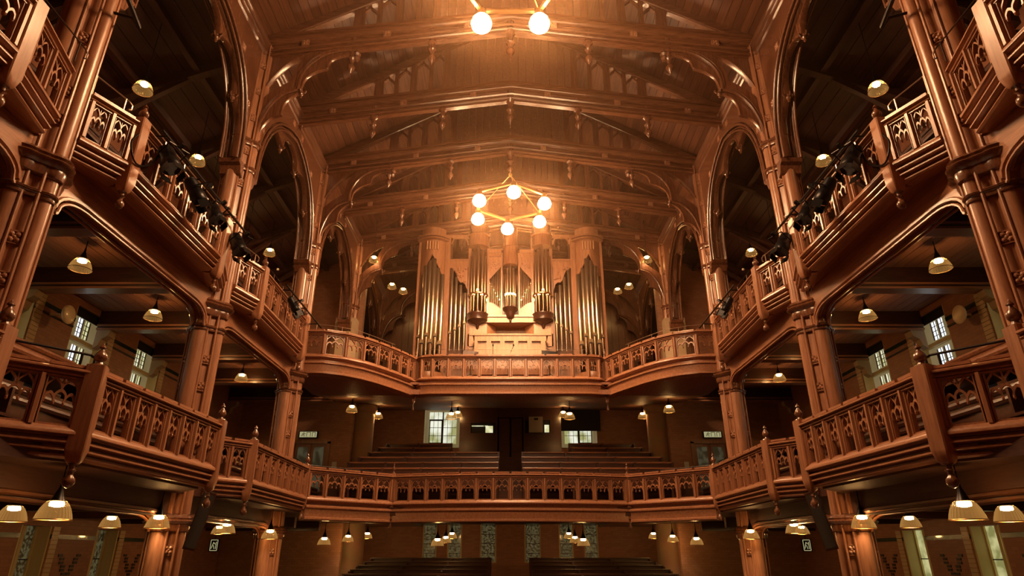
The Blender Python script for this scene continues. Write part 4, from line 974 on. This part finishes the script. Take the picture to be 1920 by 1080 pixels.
    g = MB(); g.strip([(s * (.47 + i * .055), YO + .1, 10.75) for i in range(11)], [(s * (.47 + i * .055), YO + .1, 10.8 + .35 * math.sin(i / 10 * 1.5)) for i in range(11)], (0, .06, 0)); g.box2((s * .45, YO + .02, 10.4), (s * 1.04, YO + .3, 10.78)); g.box2((s * .55, YO - .0, 10.48), (s * .95, YO + .03, 10.7)); g.build('base_panel', W_OAK, org)
for k in range(5):
    a = R(-90 + (k - 2) * 38); pipe(org, .22 * math.cos(a), YO - .12 + .22 * math.sin(a), 10.75, 13.0 - abs(k - 2) * .25, .062, .62, mat=PIPE_B)
MB().lathe([(.02, 10.05), (.05, 10.08), (.06, 10.16), (.045, 10.2), (.15, 10.26), (.2, 10.36), (.21, 10.52), (.24, 10.6), (.36, 10.68), (.38, 10.74), (.2, 10.76)], (0, YO - .12, 0), 24).build('tower_cup', W_DARK, org)
MB().lathe([(.33, 12.95), (.36, 12.97), (.36, 13.9), (.4, 13.95), (.36, 14.02), (.36, 15.0), (.3, 15.02)], (0, YO - .1, 0), 20).build('tower_cornice', D_Z, org)
# case below: impost, niche, flanking panels
m = MB(); m.box2((-1.95, YO - .1, 10.06), (1.95, YO + .9, 10.32)); m.box2((-2.05, YO - .16, 10.32), (2.05, YO + .9, 10.42)); m.build('impost', W_PALE, org)
m = MB(); m.box2((-2.1, YO + .0, 7.3), (-1.1, YO + .9, 10.06)); m.box2((1.1, YO, 7.3), (2.1, YO + .9, 10.06)); m.box2((-1.1, YO + .75, 7.3), (1.1, YO + .9, 10.06)); m.build('case_front', W_PALE, org)
m = MB(); m.extrude([(-1.1, YO, 9.3), (-.7, YO + .5, 9.3), (-.7, YO + .75, 9.3), (-1.1, YO + .75, 9.3)], (0, 0, .74)); m.extrude([(1.1, YO, 9.3), (.7, YO + .5, 9.3), (.7, YO + .75, 9.3), (1.1, YO + .75, 9.3)], (0, 0, .74)); m.box2((-.7, YO + .45, 9.0), (.7, YO + .74, 9.7)); m.build('niche', W_PALE, org)
for s in (-1, 1):
    m = MB()
    for (a, b) in (((1.4, 8.9), (1.46, 9.5)), ((1.94, 8.9), (2.0, 9.5)), ((1.46, 9.44), (1.94, 9.5)), ((1.46, 8.9), (1.94, 8.96))): m.box2((s * a[0], YO - .05, a[1]), (s * b[0], YO, b[1]))
    m.build('panel_moulding', W_PALE, org)
con = thing('organ_console', 'pale oak back of the organ console with five sunk panels', 'console', (0, 27.2, 7.3))
MB().box2((-1.66, 27.02, 7.3), (1.66, 27.8, 8.0)).build('base', W_OAK, con)
m = MB(); m.box2((-1.62, 27.15, 8.0), (1.62, 27.8, 9.12)); m.box2((-1.7, 27.0, 9.12), (1.7, 27.85, 9.2)); m.build('body', W_PALE, con)
for k in range(6):
    x = -1.68 + k * .61; m = MB().box2((x if k else -1.62, 27.04, 8.0), (min(x + .2, 1.62), 27.15, 8.86)); m.build('stile', W_PALE, con)
MB().box2((-1.62, 27.04, 8.86), (1.62, 27.15, 9.12)).build('rail', W_PALE, con)
# small things in the loft
def mic(x, y, z, lean, label):
    t = thing('microphone_stand', label, 'microphone stand', (x, y, z))
    MB().lathe([(.14, 0), (.14, .02), (.03, .04)], (x, y, z), 12).build('base', BLACK, t)
    MB().tube([(x, y, z), (x, y, z + 1.0)], .014, 6, N=(0, 1, 0)).build('pole', BLACK, t)
    MB().tube([(x - lean * .2, y, z + .75), (x + lean * .5, y, z + 1.5)], .012, 6, N=(0, 1, 0)).build('boom', BLACK, t)
    MB().lathe([(.01, -.06), (.03, -.03), (.035, .03), (.01, .06)], (x + lean * .53, y, z + 1.55), 8).build('microphone', BLACK, t)
mic(-.1, 26.7, 7.0, .45, 'black microphone stand with raised boom before the console')
mic(-.78, 26.7, 7.0, .02, 'upright black microphone stand left of the console centre')
def stand(x, y, z, label, solid):
    t = thing('music_stand', label, 'music stand', (x, y, z))
    MB().tube([(x, y, z), (x, y, z + 1.15)], .016, 6, N=(0, 1, 0)).build('pole', BLACK, t)
    for a in (90, 210, 330): MB().tube([(x, y, z + .25), (x + .3 * math.cos(R(a)), y + .3 * math.sin(R(a)), z)], .012, 5).build('leg', BLACK, t)
    MB().add([(x - .34, y - .05, z + 1.0), (x + .34, y - .05, z + 1.0), (x + .34, y + .1, z + 1.28), (x - .34, y + .1, z + 1.35), (x - .34, y - .02, z + 1.0), (x + .34, y - .02, z + 1.0), (x + .34, y + .13, z + 1.28), (x - .34, y + .13, z + 1.35)], [(0, 1, 2, 3), (7, 6, 5, 4), (0, 4, 5, 1), (1, 5, 6, 2), (2, 6, 7, 3), (3, 7, 4, 0)]).build('desk', BLACK if solid else W_DARK, t)
stand(-1.75, 26.7, 7.0, 'folding music stand left of the organ console', 0)
stand(1.72, 26.7, 7.0, 'solid black music stand right of the organ console', 1)

# ------------------------------------------------------------------ rails above the fronts
def guard(pts, Z, h, label, mat, hook=True, nposts=3, r=.014):
    t = thing('guard_rail', label, 'guard rail', (pts[0][0], pts[0][1], Z))
    P = [Vector((p[0], p[1], Z + h)) for p in pts]
    m = MB(); m.tube(P, r, 6, N=(0, 0, 1))
    if hook:
        for a, b in ((P[0], P[1]), (P[-1], P[-2])):
            d = (a - b).normalized(); m.tube([a, a + d * .08 + Vector((0, 0, -.04)), a + d * .08 + Vector((0, 0, -.14)), a + d * .02 + Vector((0, 0, -.18))], r, 5, N=d.cross(Vector((0, 0, 1))))
    m.build('bar', mat, t)
    for i in range(nposts):
        f_ = (i + .12) / (nposts - .76) if nposts > 1 else .5; k = f_ * (len(P) - 1); j = min(int(k), len(P) - 2); p = P[j].lerp(P[j + 1], k - j)
        MB().tube([(p.x, p.y, Z), (p.x, p.y, Z + h)], r * 1.1, 6, N=(0, 1, 0)).build('post', mat, t)
for s in (-1, 1):
    sd = side(s)
    guard([(s * 7.72, 9.2), (s * 7.5, 10.0)], ZU, .42, 'short thin metal rail on the upper %s gallery before the first newel' % sd, STEEL, True, 2)
    guard([(s * 7.45, 10.35), (s * 7.45, 14.0)], ZU, .42, 'long thin metal rail on the upper %s gallery above the stage lights' % sd, STEEL, False, 5)
    guard([(s * 7.75, 16.0), (s * 7.55, 16.95)], ZU, .42, 'short thin metal rail on the upper %s gallery past the third pillar' % sd, STEEL, True, 2)
    guard([(s * 7.5, 17.3), (s * 7.6, 21.2)], ZU, .42, 'long dark metal rail on the far upper %s gallery' % sd, IRON, False, 5)
    guard([(s * 7.4, 4.5), (s * 7.5, 8.6)], ZU, .42, 'thin rail on the nearest upper %s gallery at the picture edge' % sd, IRON, True, 4)
    guard([(s * 7.6, 23.0), (s * 6.9, 23.2), (s * 6.1, 23.7), (s * 5.5, 24.6), (s * 4.9, 25.6)], ZU, .42, 'thin metal rail over the %s curved organ loft front' % sd, STEEL, False, 4, .012)
    guard([(s * 7.9, 9.35), (s * 7.1, 10.25)], ZL, .36, 'hooked black iron rail over the slanting lower %s gallery front' % sd, BLACK, True, 2, .022)
    guard([(s * 7.1, 15.0), (s * 7.5, 15.5)], ZL, .25, 'small hooked iron rail at the lower %s gallery by the third pillar' % sd, BLACK, True, 1)
    guard([(s * 7.2, 21.5), (s * 7.3, 22.6)], ZL, .25, 'small hooked iron rail at the lower %s gallery by the fourth pillar' % sd, BLACK, True, 1)
    guard([(s * 7.2, 23.4), (s * 5.2, 25.4)], ZL, .22, 'dark iron rail on the slanting %s front of the end gallery' % sd, BLACK, True, 3, .016)
guard([(-3.5, 26.15), (3.5, 26.15)], ZU, .38, 'thin wire rail stretched before the organ console', STEEL, False, 3, .008)

# ------------------------------------------------------------------ stage lights and bars
def spotlight(x, y, z, s, tilt, label, big=1.0):
    t = thing('stage_spotlight', label, 'stage light', (x, y, z), 'stage lights on the upper gallery', local=True)
    t.rotation_euler = Vector((-s * .55, -.25 if tilt < -33 else .35, -1.0)).to_track_quat('Y', 'Z').to_euler(); b = big
    MB().lathe([(.06 * b, -.28 * b), (.13 * b, -.22 * b), (.15 * b, -.05 * b), (.15 * b, .1 * b), (.165 * b, .12 * b), (.165 * b, .3 * b), (.15 * b, .32 * b)], (0, 0, 0), 16, 'y').build('body', BLACK, t)
    MB().lathe([(.14 * b, -.0), (.14 * b, .01)], (0, .318 * b, 0), 16, 'y').build('lens', plain('lens_glass', (.05, .035, .03), .08), t)
    MB().tube([(-.19 * b, 0, 0), (-.19 * b, 0, .28 * b), (.19 * b, 0, .28 * b), (.19 * b, 0, 0)], .016, 6, N=(0, 1, 0)).build('yoke', BLACK, t)
    MB().box((0, 0, .33 * b), (.07, .07, .12)).build('clamp', BLACK, t)
    m = MB()
    for q in (-1, 1): m.box((q * .17 * b, .42 * b, 0), (.012, .18, .2 * b)); m.box((0, .42 * b, q * .17 * b), (.2 * b, .18, .012))
    m.build('barn_door', BLACK, t)
for s in (-1, 1):
    sd = side(s)
    t = thing('lighting_bar', 'black pipe carrying stage lights along upper %s gallery between second and third pillar' % sd, 'lighting bar', (s * 7.0, 10.3, ZU - .1))
    MB().tube([(s * 6.98, 10.4, ZU + .05), (s * 6.98, 14.9, ZU + .02)], .03, 8, N=(0, 0, 1)).build('pipe', BLACK, t)
    for y in (10.6, 12.2, 13.8): MB().tube([(s * 6.98, y, ZU + .04), (s * 7.35, y, ZU + .04), (s * 7.4, y, ZU - .1)], .022, 6, N=(0, 1, 0)).build('bracket', BLACK, t)
    t = thing('lighting_bar', 'black pipe for stage lights along the far upper %s gallery' % sd, 'lighting bar', (s * 7.1, 18, ZU))
    MB().tube([(s * 7.05, 18.2, ZU + .02), (s * 7.05, 22.2, ZU - .02)], .03, 8, N=(0, 0, 1)).build('pipe', BLACK, t)
    for y in (18.6, 20.2, 21.8): MB().tube([(s * 7.05, y, ZU), (s * 7.4, y, ZU), (s * 7.42, y, ZU - .5)], .02, 6, N=(0, 1, 0)).build('bracket', BLACK, t)
    for (y, z, tl, b, l) in ((10.75, ZU - .38, -40, 1.15, 'nearest of four past the first newel'), (11.9, ZU - .4, -30, 1.0, 'second of four past the first newel'), (12.9, ZU - .4, -35, 1.0, 'third of four past the first newel'), (14.3, ZU - .5, -45, 1.1, 'last before the third pillar')):
        spotlight(s * 6.95, y, z, s, tl, 'black stage light on upper %s gallery, %s' % (sd, l), b)
    spotlight(s * 7.0, 18.9, ZU - .35, s, -30, 'black stage light alone on the far upper %s gallery' % sd, .9)
    t = thing('lighting_bar', 'black pipe poking past the second pillar high on the %s' % sd, 'lighting bar', (s * 7.3, 8, 9.4))
    MB().tube([(s * 6.9, 7.0, 9.9), (s * 7.3, 9.4, 9.55)], .045, 8, N=(0, 0, 1)).build('pipe', BLACK, t)
    MB().tube([(s * 7.3, 9.2, 9.58), (s * 7.8, 9.0, 9.58)], .03, 6, N=(0, 0, 1)).build('clamp', BLACK, t)
    # cable drooping by the first newel
    tag(MB().tube(smooth_curve([(s * 7.15, 10.0, ZU - .35), (s * 7.1, 9.8, ZU - .7), (s * 7.12, 10.1, ZU - .95), (s * 7.1, 10.5, ZU - .7), (s * 7.1, 10.7, ZU - .2)], 5), .018, 6, N=(1, 0, 0)).build('cable', BLACK), 'black cable looping by the first newel of the upper %s gallery' % sd, 'cable')
    # hanging column loudspeaker by the third pillar
    t = thing('column_loudspeaker', 'slim dark column loudspeaker hung on a bracket by the third %s pillar' % sd, 'loudspeaker', (s * 7.15, 15.2, .2), local=True)
    t.rotation_euler = (R(6), -s * R(11), s * R(-25))
    MB().box2((-.14, -.1, -.1), (.14, .12, 1.15)).build('cabinet', W_DARK, t)
    MB().box2((-.12, -.12, -.05), (.12, -.1, 1.1)).build('grille', plain('dark_grille_cloth', (.03, .022, .018), .8), t)
    MB().tube([(0, .1, .95), (0, .18, 1.3), (0, .1, 1.38), (s * .15, .3, 1.4), (s * .5, .45, 1.35)], .018, 6, N=(1, 0, 0)).build('bracket', BLACK, t)
    # cream disc on the wall
    t = thing('wall_disc', 'round cream disc on the brickwork between windows of the lower %s gallery' % sd, 'wall light', (s * 12.9, 16.9, 6.35))
    MB().lathe([(.02, 0), (.2, .03), (.27, .08), (.27, .12), (.2, .16)], (s * 12.75, 16.9, 6.33), 24, 'x').build('disc', CREAMDISC, t)
    MB().tube([(s * 12.9, 16.9, 6.33), (s * 13.2, 16.9, 6.33)], .04, 8, N=(0, 0, 1)).build('arm', CREAMDISC, t)
    for k, (y, nm) in enumerate(((13.9, 'third'), (20.6, 'fourth'))):
        tag(MB().box2((s * 9.0, y - .3, 7.2), (s * 9.2, y + .3, 7.24)).build('vent_grille', BLACK), 'dark slotted vent in the ceiling under the upper %s gallery, before %s pillar' % (sd, nm), 'vent')

# ------------------------------------------------------------------ chandeliers
def globe_mesh():
    m = MB(); m.lathe([(.05, -.02), (.265, -.02), (.264, -.03), (.24, -.13), (.17, -.2), (.08, -.235), (.01, -.245)], (0, 0, 0), 24); return m.mesh('globe')
GM = globe_mesh(); GM.materials.append(M_GLOBE)
UM = MB().lathe([(.06, .24), (.17, .2), (.24, .1), (.265, 0), (.05, .0)], (0, 0, 0), 24).mesh('upper_bowl'); UM.materials.append(M_GLOBE_UP)
RM = MB().lathe([(.268, -.012), (.278, -.008), (.278, .008), (.268, .012)], (0, 0, 0), 24).mesh('band'); RM.materials.append(BRASS)
CM = MB().lathe([(.02, .46), (.1, .45), (.11, .42), (.11, .24), (.14, .22), (.14, .19), (.1, .18)], (0, 0, 0), 16).mesh('lamp_holder'); CM.materials.append(BRASS)
def chandelier(x, y, z, rot, label, top):
    t = thing('chandelier', label, 'chandelier', (x, y, z), 'ring chandeliers with six globes'); Rr = 1.5
    P = [(x + Rr * math.cos(R(rot + 60 * k)), y + Rr * math.sin(R(rot + 60 * k)), z + .42) for k in range(6)]
    for k in range(6):
        a = Vector(P[k]); b = Vector(P[(k + 1) % 6]); d = (b - a).normalized()
        MB().sweep([(-.045, -.05), (.045, -.05), (.06, 0), (.045, .05), (-.045, .05), (-.06, 0)], [a + d * .12, b - d * .12]).build('ring_bar', BRASS, t)
        g = obj('globe', GM, None, t, loc=(P[k][0], P[k][1], z)); sub('band', RM, None, g); sub('upper_bowl', UM, None, g); sub('lamp_holder', CM, None, g)
        if k % 2 == 0: MB().tube([(a.x, a.y, a.z), (x, y, z + 1.75)], .018, 6).build('stay_rod', BRASS, t)
    MB().tube([(x, y, z + 1.75), (x, y, top)], .025, 8, N=(0, 1, 0)).build('stem', BRASS, t)
    MB().lathe([(.02, -.08), (.07, -.04), (.08, .02), (.03, .1)], (x, y, z + 1.75), 12).build('hub', BRASS, t)
chandelier(0, 22.5, 12.93, 35, 'far ring chandelier of six bright globes hanging before the organ', 14.8)
chandelier(0, 11.05, 12.68, 60, 'near ring chandelier of bright globes cut off by the picture top', 15.5)

# ------------------------------------------------------------------ pendant lamps
DP = [(.10, .115), (.13, .10), (.17, .06), (.21, -.01), (.24, -.09), (.255, -.15), (.258, -.17)]
DM = MB(); n_ = 28
DM.v = [(r * math.cos(2 * math.pi * i / n_), r * math.sin(2 * math.pi * i / n_), z) for r, z in DP for i in range(n_)]
DM.f = [(j * n_ + i, j * n_ + (i + 1) % n_, (j + 1) * n_ + (i + 1) % n_, (j + 1) * n_ + i) for j in range(len(DP) - 1) for i in range(n_)]
DOME = DM.mesh('glass_shade'); DOME.materials.append(M_DOME)
BULB = MB().lathe([(.02, .1), (.095, .095), (.105, .06), (.10, .03), (.03, .015)], (0, 0, 0), 16).mesh('bulb'); BULB.materials.append(M_BULB)
RIM = MB().sweep(circ(.008, 6), [(.258 * math.cos(a), .258 * math.sin(a), -.172) for a in [2 * math.pi * i / 28 for i in range(28)]], closed=True).mesh('rim'); RIM.materials.append(BRASS)
FIT = MB().lathe([(.015, .42), (.03, .3), (.05, .25), (.09, .14), (.11, .11), (.1, .1)], (0, 0, 0), 14).mesh('lamp_fitting'); FIT.materials.append(BLACK)
def pendant(x, y, z, top, label, group):
    t = thing('pendant_lamp', label, 'pendant lamp', (x, y, z), group)
    obj('glass_shade', DOME, None, t, loc=(x, y, z)); obj('bulb', BULB, None, t, loc=(x, y, z)); obj('rim', RIM, None, t, loc=(x, y, z)); obj('lamp_fitting', FIT, None, t, loc=(x, y, z))
    if top > z + .45: MB().tube([(x, y, z + .4), (x, y, top)], .012, 6, N=(0, 1, 0)).build('cord', BLACK, t)
LOWL = [(-9.32, 12.51, .74), (-7.1, 10.4, .67), (-10.4, 17.47, .82), (-7.86, 14.97, .71), (-10.5, 24.3, .85), (-8.06, 19.12, .73), (-7.65, 21.5, .63), (-7.27, 26.5, .52), (-7.24, 30.21, .7), (-7.03, 33.22, .9), (-2.85, 26.52, .48), (-2.88, 30.24, .65), (-2.87, 33.22, .9)]
WD = ['in front of second pillar, further in', 'biggest and nearest the camera', 'near the outer wall past the third pillar', 'just before the third pillar', 'half hidden near outer wall by fourth pillar', 'between third and fourth pillar', 'beside the fourth pillar', 'under the slanting end gallery front', 'by the brick pier under the end gallery', 'deepest by the end wall corner', 'under the middle end gallery, nearest', 'under the middle end gallery, second', 'under the middle end gallery, deepest']
for s in (-1, 1):
    sd = side(s)
    for k, (x, y, z) in enumerate(LOWL):
        if y > 26 and abs(x) < 5: z = min(z, 1.0 if y < 33 else 1.25)
        pendant(-s * x, y, z, 1.35 if y < 30 else 1.45, 'ground floor glass dome lamp, %s side, %s' % (sd, WD[k]), 'glass dome lamps under the lower gallery')
    for k, (x, y, z) in enumerate(((10.6, 14.1, 6.64), (10.75, 17.8, 6.7), (10.8, 21.4, 6.7), (10.95, 25.05, 6.69))):
        pendant(s * x, y, z, 7.26, 'lit glass dome lamp under the upper %s gallery, %s in its row' % (sd, ORD[k]), 'glass dome lamps over the lower gallery')
    for k, (x, y, z) in enumerate(((10.1, 13.82, 11.9), (10.45, 17.71, 12.2), (10.7, 21.6, 12.4), (10.74, 25.25, 12.48))):
        pendant(s * x, y, z, 15.0 - (x - 8.3) * .4, 'lit glass dome lamp over the upper %s gallery, %s in its row' % (sd, ORD[k]), 'glass dome lamps over the upper gallery')
        if k in (1, 2, 3):
            t = thing('ceiling_sensor', 'tiny white globe past the %s lamp over the upper %s gallery' % (ORD[k], sd), 'sensor', (s * x, y + 1.2, z - .35))
            MB().lathe([(.01, -.06), (.05, -.04), (.06, 0), (.05, .04), (.01, .06)], (s * x, y + 1.2, z - .35), 10).build('globe', PAPER, t)
            MB().tube([(s * x, y + 1.2, z - .3), (s * x, y + 1.2, 15.0 - (x - 8.3) * .4)], .008, 5, N=(0, 1, 0)).build('cord', BLACK, t)
    for (x, y, z, l) in ((6.95, 28.95, 13.9, 'hung in the arched brace beside the organ'), (6.75, 33.0, 14.15, 'upper of the pair behind the organ'), (6.2, 33.6, 14.1, 'lower of the pair behind the organ')):
        pendant(s * x, y, z, 15.25 + (8.5 - x) / 8.5 * 4.65, 'small lit dome lamp on the %s, %s' % (sd, l), 'glass dome lamps beside the organ')
    for (x, y, z, l) in ((7.07, 27.97, 6.03, 'outermost and nearest'), (6.83, 32.5, 6.65, 'further back by the round pier'), (2.77, 29.51, 6.03, 'in front of the end window'), (2.82, 33.6, 6.95, 'close to the wooden screen')):
        pendant(s * x, y, z, 6.18 + (y - 26) * .1495, 'lit dome lamp under the %s organ loft, %s' % (sd, l), 'glass dome lamps under the organ loft')

# ground floor exit signs hung before the dark doorways
for s in (-1, 1):
    t = thing('exit_sign', 'small hanging exit sign on the ground floor, deep under the %s gallery' % side(s), 'sign', (s * 12.2, 28.0, .2))
    MB().box2((s * 12.2 - .2, 28.0, .12), (s * 12.2 + .2, 28.05, .6)).build('case', BLACK, t)
    g = MB(); z = .36
    for a, b in (((-.14, .2), (.14, .2)), ((.14, .2), (.14, -.2)), ((.14, -.2), (-.14, -.2)), ((-.14, -.2), (-.14, .2)), ((-.02, .12), (-.06, 0)), ((-.06, 0), (-.1, -.13)), ((-.02, 0), (.02, -.14)), ((-.02, .1), (.05, .04)), ((.08, .13), (.08, -.14))):
        g.tube([(s * 12.2 + a[0], 27.99, z + a[1]), (s * 12.2 + b[0], 27.99, z + b[1])], .014, 5)
    g.build('pictogram', EXITM, t)
    MB().tube([(s * 12.2, 28.02, .6), (s * 12.2, 28.02, 1.34)], .012, 6, N=(0, 1, 0)).build('rod', BLACK, t)
# ------------------------------------------------------------------ thin scatter volume added to imitate lens bloom round the chandeliers
m = bpy.data.materials.new('bloom_haze'); m.use_nodes = True; N = m.node_tree.nodes; N.clear()
o_ = N.new('ShaderNodeOutputMaterial'); v = N.new('ShaderNodeVolumeScatter'); v.inputs['Density'].default_value = .0042; v.inputs['Anisotropy'].default_value = .78; v.inputs['Color'].default_value = (1, .56, .30, 1)
m.node_tree.links.new(v.outputs[0], o_.inputs['Volume'])
hz = MB().box2((-6.5, 4.0, 7.0), (6.5, 27.5, 17.0)).build('added_bloom_haze', m); hz['kind'] = 'stuff'; hz['label'] = 'thin orange haze added to imitate lens bloom round the chandeliers'; hz['category'] = 'haze'
